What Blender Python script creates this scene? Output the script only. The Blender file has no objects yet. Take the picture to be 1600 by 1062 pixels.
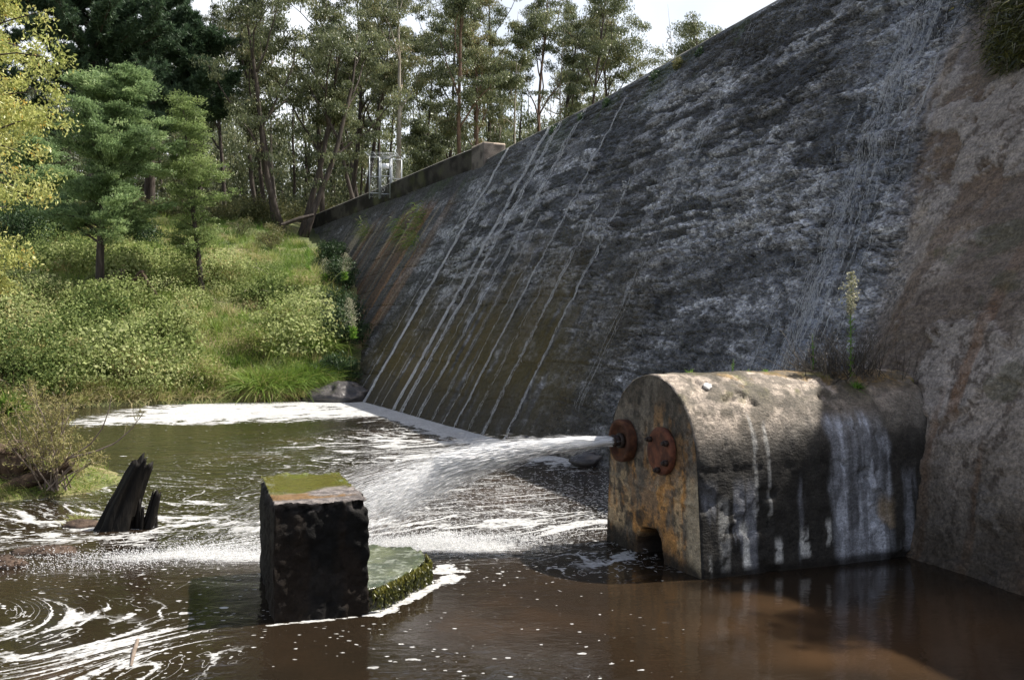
import bpy, math, random
import numpy as np
from mathutils import Vector
sc = bpy.context.scene
COL = sc.collection
RNG = np.random.default_rng(11)
CAMZ, F, HX, HY = 3.0, 1550.0, 800.0, 520.0      # eye height and the calibrated lens in photo pixels

def at(px, py, Y):
    return np.array([(px-HX)/F*Y, Y, CAMZ+(HY-py)/F*Y])
def on_water(px, py):
    Y = CAMZ*F/(py-HY)
    return np.array([(px-HX)/F*Y, Y, 0.0])

# ------------------------------------------------------------------ noise
def _h(ix, iy, iz, seed):
    x = (ix.astype(np.int64)*374761393 + iy.astype(np.int64)*668265263 + iz.astype(np.int64)*2147483647 + seed*974634777) & 0xFFFFFFFF
    x = ((x ^ (x >> 13))*1274126177) & 0xFFFFFFFF
    x = ((x ^ (x >> 16))*2246822519) & 0xFFFFFFFF
    x = x ^ (x >> 15)
    return (x & 0xFFFFFF)/float(0xFFFFFF)
def vnoise(x, y, z=None, seed=0):
    x = np.asarray(x, float); y = np.asarray(y, float)
    fx = np.floor(x); fy = np.floor(y)
    u = x-fx; v = y-fy; u = u*u*u*(u*(u*6-15)+10); v = v*v*v*(v*(v*6-15)+10)
    ix = fx.astype(np.int64); iy = fy.astype(np.int64)
    if z is None:
        zz = np.zeros_like(ix)
        a = _h(ix, iy, zz, seed); b = _h(ix+1, iy, zz, seed); c = _h(ix, iy+1, zz, seed); d = _h(ix+1, iy+1, zz, seed)
        return (a*(1-u)+b*u)*(1-v)+(c*(1-u)+d*u)*v
    z = np.asarray(z, float); fz = np.floor(z); w = z-fz; w = w*w*(3-2*w); iz = fz.astype(np.int64)
    r = 0
    for k in (0, 1):
        a = _h(ix, iy, iz+k, seed); b = _h(ix+1, iy, iz+k, seed); c = _h(ix, iy+1, iz+k, seed); d = _h(ix+1, iy+1, iz+k, seed)
        r = r+((a*(1-u)+b*u)*(1-v)+(c*(1-u)+d*u)*v)*((1-w) if k == 0 else w)
    return r
def fbm(x, y, z=None, seed=0, o=4, g=.5):
    s = 0; a = 1; t = 0
    x = np.asarray(x, float); y = np.asarray(y, float)
    for i in range(o):
        s = s+a*vnoise(x, y, z, seed+i*17); t += a; a *= g
        x = x*2.03+3.1; y = y*2.03+1.7
        if z is not None: z = z*2.03+.9
    return s/t
def sstep(a, b, x):
    t = np.clip((x-a)/(b-a), 0, 1); return t*t*(3-2*t)
def mixc(a, b, t):
    return a*(1-t[..., None])+np.asarray(b)*t[..., None]
def voronoi(x, y, seed=0, jit=1.0):
    fx = np.floor(x).astype(np.int64); fy = np.floor(y).astype(np.int64)
    best = np.full(x.shape, 9.0); rid = np.zeros(x.shape)
    z = np.zeros_like(fx)
    for i in (-1, 0, 1):
        for j in (-1, 0, 1):
            cx = fx+i; cy = fy+j
            dx = cx+_h(cx, cy, z, seed)-x; dy = cy+_h(cx, cy, z, seed+1)-y
            d = dx*dx+dy*dy
            m = d < best; best = np.where(m, d, best); rid = np.where(m, _h(cx, cy, z, seed+2), rid)
    return np.sqrt(best), rid

# ------------------------------------------------------------------ mesh builders
class MB:
    def __init__(s): s.V = []; s.F = []; s.n = 0; s.T = []; s.C = []
    def add(s, V, F, t=.5):
        V = np.asarray(V, float).reshape(-1, 3)
        s.V.append(V); s.F.append(np.asarray(F, np.int64)+s.n); s.n += len(V)
        s.T.append(np.broadcast_to(np.asarray(t, float), (len(V),)) if np.ndim(t) == 0 else np.asarray(t, float))
        return s
    def build(s, name, mat, parent=None, smooth=False, loc=None, col=None, attrs=None):
        V = np.concatenate(s.V) if s.V else np.zeros((0, 3))
        if loc is not None: V = V-np.asarray(loc)
        me = bpy.data.meshes.new(name)
        me.vertices.add(len(V)); me.vertices.foreach_set('co', V.astype(np.float32).ravel())
        tot = sum(f.size for f in s.F); npoly = sum(len(f) for f in s.F)
        me.loops.add(tot); me.loops.foreach_set('vertex_index', np.concatenate([f.ravel() for f in s.F]).astype(np.int32))
        me.polygons.add(npoly)
        sizes = np.concatenate([np.full(len(f), f.shape[1]) for f in s.F])
        st = np.concatenate([[0], np.cumsum(sizes)[:-1]]).astype(np.int32)
        me.polygons.foreach_set('loop_start', st)
        if smooth: me.polygons.foreach_set('use_smooth', np.ones(npoly, bool))
        T = np.concatenate(s.T)
        a = me.attributes.new('tint', 'FLOAT', 'POINT'); a.data.foreach_set('value', T.astype(np.float32))
        if col is not None:
            a = me.attributes.new('col', 'FLOAT_COLOR', 'POINT')
            c = np.ones((len(V), 4), np.float32); c[:, :3] = col.reshape(-1, 3); a.data.foreach_set('color', c.ravel())
        for k, v in (attrs or {}).items():
            a = me.attributes.new(k, 'FLOAT', 'POINT'); a.data.foreach_set('value', np.asarray(v, np.float32).ravel())
        me.update(calc_edges=True); me.validate()
        me.materials.append(mat)
        o = bpy.data.objects.new(name, me); COL.objects.link(o)
        if loc is not None: o.location = loc
        if parent is not None:
            o.parent = parent
            if loc is not None: o.location = Vector(loc)-parent.location
            else: o.location = -parent.location
        return o

def grid_faces(nr, nc, wrap=False):
    i = np.arange(nr-1)[:, None]; j = np.arange(nc if wrap else nc-1)[None, :]; j2 = (j+1) % nc
    return np.stack([i*nc+j, i*nc+j2, (i+1)*nc+j2, (i+1)*nc+j], -1).reshape(-1, 4)
def tube(mb, P, R, sides=6, t=.5, cap=True):
    P = np.asarray(P, float); n = len(P); R = np.broadcast_to(np.asarray(R, float), (n,))
    T = np.gradient(P, axis=0); T /= np.linalg.norm(T, axis=1)[:, None]+1e-9
    ref = np.array([0, 0, 1.]) if abs(T[:, 2]).mean() < .8 else np.array([1., 0, 0])
    N = np.cross(T, ref); N /= np.linalg.norm(N, axis=1)[:, None]+1e-9
    B = np.cross(T, N)
    a = np.linspace(0, 2*np.pi, sides, endpoint=False)
    V = P[:, None]+R[:, None, None]*(np.cos(a)[None, :, None]*N[:, None]+np.sin(a)[None, :, None]*B[:, None])
    mb.add(V, grid_faces(n, sides, True), t)
    if cap:
        mb.F.append(np.arange(sides)[None, :]+mb.n-sides); mb.F.append(np.arange(sides)[None, ::-1]+mb.n-n*sides)
def box(mb, c, s, rz=0., t=.5):
    c = np.asarray(c); s = np.asarray(s)/2
    v = np.array([[x, y, z] for z in (-1, 1) for x, y in ((-1, -1), (1, -1), (1, 1), (-1, 1))])*s
    ca, sa = math.cos(rz), math.sin(rz)
    v = np.stack([v[:, 0]*ca-v[:, 1]*sa, v[:, 0]*sa+v[:, 1]*ca, v[:, 2]], 1)+c
    mb.add(v, [[3, 2, 1, 0], [4, 5, 6, 7], [0, 1, 5, 4], [1, 2, 6, 5], [2, 3, 7, 6], [3, 0, 4, 7]], t)
def unit(v): return v/(np.linalg.norm(v, axis=-1, keepdims=True)+1e-9)
def leaves(mb, C, D, N, L, W, t):
    C = np.asarray(C); n = len(C); D = unit(D); S = unit(np.cross(D, N))
    L = np.broadcast_to(np.asarray(L, float), (n,))[:, None]; W = np.broadcast_to(np.asarray(W, float), (n,))[:, None]
    V = np.stack([C-D*L/2, C+S*W/2+D*L*.05, C+D*L/2, C-S*W/2+D*L*.05], 1).reshape(-1, 3)
    mb.add(V, np.arange(4*n).reshape(n, 4), np.repeat(np.broadcast_to(np.asarray(t, float), (n,)), 4))
def blades(mb, P, D, L, W, droop, t, seg=3):
    """curved grass blades rooted at P, growing along D and bending down"""
    n = len(P); D = unit(D); S = unit(np.cross(D, np.random.default_rng(n).normal(size=(n, 3))))
    L = np.broadcast_to(L, (n,))[:, None]; W = np.broadcast_to(W, (n,))[:, None]; droop = np.broadcast_to(droop, (n,))[:, None]
    rows = []
    for k in range(seg+1):
        f = k/seg
        c = P+D*L*f+np.array([0, 0, -1.])*L*droop*f*f+np.stack([D[:, 0], D[:, 1], 0*D[:, 0]], 1)*L*droop*f*f*.6
        w = W*(1-f*.95)*.5
        rows += [c-S*w, c+S*w]
    V = np.stack(rows, 1).reshape(-1, 3); k2 = 2*(seg+1)
    base = (np.arange(n)*k2)[:, None, None]
    f = np.array([[2*k, 2*k+1, 2*k+3, 2*k+2] for k in range(seg)])[None]
    mb.add(V, (base+f).reshape(-1, 4), np.repeat(np.broadcast_to(np.asarray(t, float), (n,)), k2))
def cloud(rng, c, R, n, shell=.45):
    d = unit(rng.normal(size=(n, 3))); r = rng.random(n)**shell
    return np.asarray(c)+d*r[:, None]*np.asarray(R)

# ------------------------------------------------------------------ materials
def mat(name):
    m = bpy.data.materials.new(name); m.use_nodes = True
    nt = m.node_tree; return m, nt, nt.nodes['Principled BSDF'], nt.nodes['Material Output']
def nd(nt, t, **k):
    n = nt.nodes.new(t)
    for a, v in k.items():
        if a.startswith('i_'): n.inputs[int(a[2:]) if a[2:].isdigit() else a[2:]].default_value = v
        else: setattr(n, a, v)
    return n
def ramp(nt, stops):
    r = nt.nodes.new('ShaderNodeValToRGB'); e = r.color_ramp.elements
    while len(e) < len(stops): e.new(.5)
    for k, (p, c) in enumerate(stops): e[k].position = p; e[k].color = (*c, 1)
    return r
def leaf_mat(name, stops, trans=.35, rough=.55, spec=.3):
    m, nt, b, out = mat(name); L = nt.links.new
    at_ = nd(nt, 'ShaderNodeAttribute', attribute_name='tint'); r = ramp(nt, stops); L(at_.outputs['Fac'], r.inputs[0])
    L(r.outputs[0], b.inputs['Base Color']); b.inputs['Roughness'].default_value = rough; b.inputs['Specular IOR Level'].default_value = spec
    tr = nd(nt, 'ShaderNodeBsdfTranslucent'); L(r.outputs[0], tr.inputs[0])
    mx = nd(nt, 'ShaderNodeMixShader'); mx.inputs[0].default_value = trans
    L(b.outputs[0], mx.inputs[1]); L(tr.outputs[0], mx.inputs[2]); L(mx.outputs[0], out.inputs[0])
    return m
def noise_mat(name, stops, scale=3., stretch=(1, 1, 1), rough=.85, bump=.3, bscale=20., spec=.3, metal=0., dist=.02, wet=None):
    m, nt, b, out = mat(name); L = nt.links.new
    tc = nd(nt, 'ShaderNodeTexCoord'); mp = nd(nt, 'ShaderNodeMapping'); mp.inputs['Scale'].default_value = stretch
    L(tc.outputs['Object'], mp.inputs[0])
    n = nd(nt, 'ShaderNodeTexNoise'); n.inputs['Scale'].default_value = scale; n.inputs['Detail'].default_value = 8; n.inputs['Roughness'].default_value = .65
    L(mp.outputs[0], n.inputs[0]); r = ramp(nt, stops); L(n.outputs[0], r.inputs[0]); L(r.outputs[0], b.inputs['Base Color'])
    n2 = nd(nt, 'ShaderNodeTexNoise'); n2.inputs['Scale'].default_value = bscale; n2.inputs['Detail'].default_value = 6
    L(mp.outputs[0], n2.inputs[0]); bp = nd(nt, 'ShaderNodeBump'); bp.inputs['Strength'].default_value = bump; bp.inputs['Distance'].default_value = dist
    L(n2.outputs[0], bp.inputs['Height']); L(bp.outputs[0], b.inputs['Normal'])
    b.inputs['Roughness'].default_value = rough; b.inputs['Specular IOR Level'].default_value = spec; b.inputs['Metallic'].default_value = metal
    return m
def stone_mat(name, fine=45., bump=.6, dist=.02, lo=.45, hi=1.5, wetlo=.8, wethi=.3, spec=.5, agg=0., calm=0., aggc=1.):
    """colour from the surface attribute, broken up by fine grain; 'wet' lowers the roughness"""
    m, nt, b, out = mat(name); L = nt.links.new
    tc = nd(nt, 'ShaderNodeTexCoord')
    ca = nd(nt, 'ShaderNodeAttribute', attribute_name='col'); wa = nd(nt, 'ShaderNodeAttribute', attribute_name='wet')
    n = nd(nt, 'ShaderNodeTexNoise'); n.inputs['Scale'].default_value = fine; n.inputs['Detail'].default_value = 7; n.inputs['Roughness'].default_value = .75
    L(tc.outputs['Object'], n.inputs[0])
    mr = nd(nt, 'ShaderNodeMapRange'); mr.inputs['From Min'].default_value = .3; mr.inputs['From Max'].default_value = .7
    mr.inputs['To Min'].default_value = lo; mr.inputs['To Max'].default_value = hi; L(n.outputs[0], mr.inputs[0])
    mm = nd(nt, 'ShaderNodeVectorMath', operation='SCALE'); L(ca.outputs['Color'], mm.inputs[0]); L(mr.outputs[0], mm.inputs['Scale'])
    L(mm.outputs[0], b.inputs['Base Color'])
    n2 = nd(nt, 'ShaderNodeTexNoise'); n2.inputs['Scale'].default_value = fine*.45; n2.inputs['Detail'].default_value = 9; n2.inputs['Roughness'].default_value = .7
    L(tc.outputs['Object'], n2.inputs[0])
    bp = nd(nt, 'ShaderNodeBump'); bp.inputs['Strength'].default_value = bump; bp.inputs['Distance'].default_value = dist
    hgt = n2.outputs[0]
    if agg:
        # exposed aggregate: pebbles of their own tone, warped so they are not regular
        wn = nd(nt, 'ShaderNodeTexNoise'); wn.inputs['Scale'].default_value = agg*.6; wn.inputs['Detail'].default_value = 3; L(tc.outputs['Object'], wn.inputs[0])
        wv_ = nd(nt, 'ShaderNodeVectorMath', operation='MULTIPLY_ADD'); L(wn.outputs['Color'], wv_.inputs[0]); wv_.inputs[1].default_value = (1.4/agg,)*3; L(tc.outputs['Object'], wv_.inputs[2])
        ms_ = nd(nt, 'ShaderNodeMapping'); ms_.inputs['Scale'].default_value = (.8, .8, 1.5); L(wv_.outputs[0], ms_.inputs[0])
        vo = nd(nt, 'ShaderNodeTexVoronoi'); vo.inputs['Scale'].default_value = agg; L(ms_.outputs[0], vo.inputs[0])
        sc3 = nd(nt, 'ShaderNodeSeparateColor'); L(vo.outputs['Color'], sc3.inputs[0])
        mr3 = nd(nt, 'ShaderNodeMapRange'); mr3.inputs['To Min'].default_value = 1-.6*aggc; mr3.inputs['To Max'].default_value = 1+.65*aggc; L(sc3.outputs[0], mr3.inputs[0])
        mm3 = nd(nt, 'ShaderNodeVectorMath', operation='SCALE'); L(mm.outputs[0], mm3.inputs[0]); L(mr3.outputs[0], mm3.inputs['Scale']); am = nd(nt, 'ShaderNodeMapRange'); am.inputs['From Max'].default_value = .15 if spec > .8 else .01; am.inputs['To Min'].default_value = .35; L(wa.outputs['Fac'], am.inputs[0])
        mxa = nd(nt, 'ShaderNodeMix', data_type='VECTOR'); L(am.outputs[0], mxa.inputs[0]); L(mm.outputs[0], mxa.inputs[4]); L(mm3.outputs[0], mxa.inputs[5]); L(mxa.outputs[1], b.inputs['Base Color'])
        ab = nd(nt, 'ShaderNodeMath', operation='MULTIPLY'); L(am.outputs[0], ab.inputs[0]); ab.inputs[1].default_value = bump; L(ab.outputs[0], bp.inputs['Strength'])
        h1 = nd(nt, 'ShaderNodeMath', operation='MULTIPLY_ADD'); L(vo.outputs['Distance'], h1.inputs[0]); h1.inputs[1].default_value = -.9*aggc; L(n2.outputs[0], h1.inputs[2])
        h2 = nd(nt, 'ShaderNodeMath', operation='MULTIPLY_ADD'); L(sc3.outputs[1], h2.inputs[0]); h2.inputs[1].default_value = .5*aggc; L(h1.outputs[0], h2.inputs[2]); hgt = h2.outputs[0]
    if calm:
        cm_ = nd(nt, 'ShaderNodeMapRange'); cm_.inputs['From Min'].default_value = .55; cm_.inputs['To Min'].default_value = bump; cm_.inputs['To Max'].default_value = bump*(1-calm); L(wa.outputs['Fac'], cm_.inputs[0]); L(cm_.outputs[0], bp.inputs['Strength'])
    L(hgt, bp.inputs['Height']); L(bp.outputs[0], b.inputs['Normal'])
    mw = nd(nt, 'ShaderNodeMapRange'); mw.inputs['To Min'].default_value = wetlo; mw.inputs['To Max'].default_value = wethi; L(wa.outputs['Fac'], mw.inputs[0])
    L(mw.outputs[0], b.inputs['Roughness']); b.inputs['Specular IOR Level'].default_value = spec
    sp_ = nd(nt, 'ShaderNodeMapRange'); sp_.inputs['To Min'].default_value = spec*.3; sp_.inputs['To Max'].default_value = spec; L(wa.outputs['Fac'], sp_.inputs[0]); L(sp_.outputs[0], b.inputs['Specular IOR Level'])
    return m

M = {}
M['euc'] = leaf_mat('eucalypt_leaf', [(0, (.060, .075, .038)), (.45, (.135, .158, .078)), (.8, (.24, .25, .12)), (1, (.28, .22, .11))], .38, .42, .45)
M['wattle'] = leaf_mat('wattle_leaf', [(0, (.08, .12, .05)), (.5, (.20, .29, .12)), (1, (.36, .45, .20))], .4)
M['wattle2'] = leaf_mat('wattle_leaf_light', [(0, (.09, .13, .05)), (.5, (.20, .27, .09)), (1, (.32, .38, .15))], .38)
M['pine'] = leaf_mat('pine_needle', [(0, (.022, .042, .024)), (.6, (.062, .105, .055)), (1, (.13, .19, .09))], .25)
M['yellow'] = leaf_mat('autumn_leaf', [(0, (.24, .29, .07)), (.5, (.44, .46, .15)), (.9, (.60, .58, .22)), (1, (.58, .40, .10))], .42, .45, .4)
M['bramble'] = leaf_mat('bramble_leaf', [(0, (.08, .12, .035)), (.4, (.23, .28, .09)), (.72, (.40, .44, .19)), (.92, (.44, .46, .22)), (1, (.36, .32, .14))], .4, .6, .1)
M['darkleaf'] = leaf_mat('dark_shrub_leaf', [(0, (.018, .035, .014)), (.5, (.045, .085, .03)), (1, (.10, .15, .055))], .2)  # dark leaves put shade into the colour of shrubs by the dam
M['grass'] = leaf_mat('grass_blade', [(0, (.07, .13, .02)), (.45, (.19, .28, .05)), (.75, (.34, .34, .12)), (1, (.46, .38, .21))], .4)
M['rush'] = leaf_mat('rush_blade', [(0, (.06, .11, .02)), (.5, (.17, .26, .04)), (.8, (.30, .27, .10)), (1, (.33, .25, .14))], .3)
M['olive'] = leaf_mat('shrub_leaf', [(0, (.06, .075, .03)), (.5, (.14, .145, .055)), (1, (.24, .21, .09))], .3)
M['weed'] = leaf_mat('weed_leaf', [(0, (.05, .12, .02)), (.5, (.15, .30, .04)), (1, (.35, .45, .10))], .4)
M['seed'] = leaf_mat('seed_head', [(0, (.24, .24, .14)), (.5, (.40, .39, .26)), (1, (.52, .49, .37))], .3)
M['dry'] = leaf_mat('dry_stem', [(0, (.045, .040, .032)), (.5, (.12, .10, .078)), (1, (.32, .27, .20))], .1)
M['willow'] = leaf_mat('willow_leaf', [(0, (.13, .15, .04)), (.5, (.27, .25, .09)), (1, (.42, .34, .16))], .35)
M['moss'] = leaf_mat('moss_tuft', [(0, (.02, .025, .006)), (.5, (.07, .075, .015)), (1, (.17, .16, .03))], .2, .3, .6)
M['bark'] = noise_mat('dark_bark', [(.3, (.022, .017, .014)), (.55, (.06, .047, .038)), (.8, (.15, .12, .10))], 6, (1, 1, .15), bump=.6, bscale=14)
M['bark_pale'] = noise_mat('pale_bark', [(.3, (.16, .13, .105)), (.5, (.33, .29, .24)), (.75, (.50, .46, .40))], 4, (1, 1, .2), bump=.3)
M['bark_red'] = noise_mat('red_bark', [(.3, (.05, .032, .024)), (.55, (.15, .095, .07)), (.8, (.27, .19, .15))], 5, (1, 1, .15), bump=.5)
M['black_wood'] = noise_mat('rotten_wood', [(.3, (.003, .0026, .0022)), (.6, (.008, .0065, .005)), (.8, (.03, .024, .018))], 7, (1, 1, .18), rough=.7, bump=1., bscale=18, spec=.15)
M['root'] = noise_mat('root_wood', [(.3, (.02, .014, .009)), (.55, (.07, .045, .028)), (.8, (.20, .14, .09))], 6, (1, 1, .5), bump=.7)
M['log'] = noise_mat('weathered_log', [(.3, (.10, .075, .055)), (.55, (.24, .19, .15)), (.8, (.38, .32, .26))], 5, (1, 1, .4), bump=.5)
M['mud'] = noise_mat('mud_rock', [(.3, (.022, .019, .017)), (.55, (.055, .048, .044)), (.8, (.12, .108, .10))], 2.2, rough=.45, bump=.9, bscale=6, spec=.5, dist=.05)
M['soil'] = noise_mat('debris', [(.3, (.02, .014, .01)), (.55, (.075, .05, .035)), (.8, (.15, .10, .07))], 8, rough=.8, bump=.9, bscale=25)
M['rust'] = noise_mat('rusted_iron', [(.25, (.02, .009, .006)), (.45, (.075, .026, .014)), (.65, (.16, .055, .028)), (.85, (.27, .14, .09))], 7, rough=.75, bump=.6, bscale=40, spec=.3, dist=.008)
M['rust_brown'] = noise_mat('brown_rust', [(.25, (.018, .009, .006)), (.5, (.065, .026, .014)), (.7, (.14, .058, .027)), (.88, (.26, .14, .08))], 7, rough=.8, bump=.8, bscale=30, spec=.25, dist=.012)
M['rust_dark'] = noise_mat('dark_iron', [(.3, (.012, .009, .008)), (.7, (.05, .03, .022))], 12, rough=.6, bump=.5, bscale=40)
M['galv'] = noise_mat('galvanised_steel', [(.3, (.24, .255, .27)), (.7, (.42, .44, .46))], 12, rough=.5, bump=.05, metal=.35, spec=.5)
M['signwhite'] = noise_mat('sign_white', [(.3, (.62, .63, .66)), (.7, (.74, .75, .78))], 8, rough=.4, bump=.02)
M['pipe'] = noise_mat('steel_pipe', [(.3, (.35, .35, .37)), (.7, (.6, .6, .62))], 12, rough=.35, bump=.1, metal=.6)
M['wall'] = stone_mat('rough_concrete', 24, 1., .07, .35, 1.6, .75, .2, .9, agg=17.)
M['block'] = stone_mat('stained_concrete', 44, .9, .022, .4, 1.6, .85, .4, agg=20., aggc=.32)
M['pier'] = stone_mat('wet_black_concrete', 30, .9, .03, .4, 1.6, .85, .08, calm=.9)
M['film'] = stone_mat('wet_algae_film', 30, .12, .01, .7, 1.3, .5, .06)
M['white_rock'] = noise_mat('lichen_white', [(.3, (.45, .43, .40)), (.7, (.62, .60, .57))], 12, bump=.4)
M['shade_pipe'] = M['pipe']

def foam_like(name, v=.82, sss=0., alpha=1.):
    m, nt, b, out = mat(name)
    b.inputs['Base Color'].default_value = (v, v*1.0, v*1.01, 1); b.inputs['Roughness'].default_value = .35
    tr = nd(nt, 'ShaderNodeBsdfTranslucent'); tr.inputs[0].default_value = (v, v, v, 1)
    mx = nd(nt, 'ShaderNodeMixShader'); mx.inputs[0].default_value = .5
    nt.links.new(b.outputs[0], mx.inputs[1]); nt.links.new(tr.outputs[0], mx.inputs[2])
    tp = nd(nt, 'ShaderNodeBsdfTransparent'); m2 = nd(nt, 'ShaderNodeMixShader'); m2.inputs[0].default_value = alpha
    nt.links.new(tp.outputs[0], m2.inputs[1]); nt.links.new(mx.outputs[0], m2.inputs[2]); nt.links.new(m2.outputs[0], out.inputs[0])
    return m
M['spray'] = foam_like('white_water', .98, alpha=.95)
M['mist'] = foam_like('water_mist', .98, alpha=.34)
M['trickle'] = foam_like('trickle_water', .93, alpha=.8)
M['cascade'] = foam_like('cascade_water', .88, alpha=.7)

def tag(o, label, cat, group=None):
    o['label'] = label; o['category'] = cat
    if group: o['group'] = group
    return o
def kind(o, k): o['kind'] = k; return o
def empty(name, loc, label, cat, group=None):
    o = bpy.data.objects.new(name, None); COL.objects.link(o); o.location = [float(v) for v in loc]; o.empty_display_size = .3
    return tag(o, label, cat, group)

# ------------------------------------------------------------------ dam layout (metres): station -> foot, crest
ST = np.array([  # footX, footY, crestX, crestY
    [9.2, -6, 14.6, -5], [8.0, 2, 13.4, 3.4], [6.9, 7, 12.2, 8.9], [5.95, 10.8, 11.1, 12.9], [5.42, 13.2, 10.5, 15.6], [3.5, 18, 8.75, 20.6],
    [1.45, 23.2, 7.03, 25.9], [-.65, 28.5, 5.22, 31.4], [-2.85, 34, 3.36, 37.25], [-6.4, 43.06, -.2, 46.8],
    [-7.85, 46.6, -1.3, 50.2], [-9.5, 50.5, -3.1, 53.7], [-16.5, 65, -9.9, 68.0], [-24, 82, -18.2, 85], [-30, 95, -25, 98]], float)
CRZ = 11.7
def station(Yf):
    Yf = np.asarray(Yf, float); o = np.argsort(ST[:, 1]); S = ST[o]
    f = lambda k: np.interp(Yf, S[:, 1], S[:, k])
    g = lambda k: (f(k)+.5*(np.interp(Yf-1.5, S[:, 1], S[:, k])+np.interp(Yf+1.5, S[:, 1], S[:, k])))/2
    return np.stack([g(0), Yf], -1), np.stack([g(2), g(3)], -1)
def face_pt(Yf, t):
    a, b = station(Yf); t = np.asarray(t, float)
    xy = a+(b-a)*t[..., None]
    return np.concatenate([xy, (t*CRZ)[..., None]], -1)

# terrain ------------------------------------------------------------
def sdist(x, y):
    d = -.437*(x+20)+.9*(y-38.7)
    return d+.9*(fbm(x*.35, y*.35, seed=5, o=3)-.5)
def terrain(x, y):
    x = np.asarray(x, float); y = np.asarray(y, float); d = sdist(x, y)
    z = np.where(d < 0, -.9+.5*np.exp(np.minimum(d, 0)), .05+.47*np.minimum(d, 12)+.245*np.clip(d-12, 0, 26)+.035*np.clip(d-38, 0, 400))
    z = np.where((d >= 0) & (d < 1.2), np.minimum(z, .25+.3*d), z)
    z = z+np.where(d > .5, .85*(fbm(x*.25, y*.25, seed=9, o=4)-.5)*np.clip(d*.3, 0, 1.6), 0)
    r = np.hypot((x+11.4)/3.6, (y-19.6)/2.7)      # the little island at the left
    z = np.maximum(z, .62*(1-r**2)+.15*(fbm(x*1.5, y*1.5, seed=3)-.5))
    return z

# ================================================================== GROUND
def make_ground():
    xs = np.concatenate([np.linspace(-900, -70, 40), np.linspace(-66, 40, 360), np.linspace(45, 900, 40)])
    ys = np.concatenate([np.linspace(-300, 4, 25), np.linspace(6, 125, 420), np.linspace(130, 1500, 50)])
    X, Y = np.meshgrid(xs, ys); Z = terrain(X, Y)
    # clear under the dam body and behind it
    yfa, _ = station(Y)
    inside = X > yfa[..., 0]+.3
    _, cr = station(Y)
    Z = np.where(inside & (Y < 47), np.minimum(Z, -1.0), Z)
    m, nt, b, out = mat('bank_earth'); L = nt.links.new
    tc = nd(nt, 'ShaderNodeTexCoord')
    n1 = nd(nt, 'ShaderNodeTexNoise'); n1.inputs['Scale'].default_value = .35; n1.inputs['Detail'].default_value = 8; L(tc.outputs['Object'], n1.inputs[0])
    r1 = ramp(nt, [(.3, (.055, .08, .02)), (.5, (.12, .13, .045)), (.62, (.19, .16, .075)), (.75, (.14, .10, .06))]); L(n1.outputs[0], r1.inputs[0])
    n2 = nd(nt, 'ShaderNodeTexNoise'); n2.inputs['Scale'].default_value = 9; n2.inputs['Detail'].default_value = 8; L(tc.outputs['Object'], n2.inputs[0])
    mr = nd(nt, 'ShaderNodeMapRange'); mr.inputs['From Min'].default_value = .3; mr.inputs['From Max'].default_value = .7; mr.inputs['To Min'].default_value = .5; mr.inputs['To Max'].default_value = 1.5; L(n2.outputs[0], mr.inputs[0])
    vm = nd(nt, 'ShaderNodeVectorMath', operation='SCALE'); L(r1.outputs[0], vm.inputs[0]); L(mr.outputs[0], vm.inputs['Scale']); L(vm.outputs[0], b.inputs['Base Color'])
    bp = nd(nt, 'ShaderNodeBump'); bp.inputs['Strength'].default_value = .8; bp.inputs['Distance'].default_value = .1; L(n2.outputs[0], bp.inputs['Height']); L(bp.outputs[0], b.inputs['Normal'])
    b.inputs['Roughness'].default_value = .95
    mb = MB().add(np.stack([X, Y, Z], -1), grid_faces(*X.shape))
    kind(mb.build('ground', m, smooth=True), 'structure')
make_ground()

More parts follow.
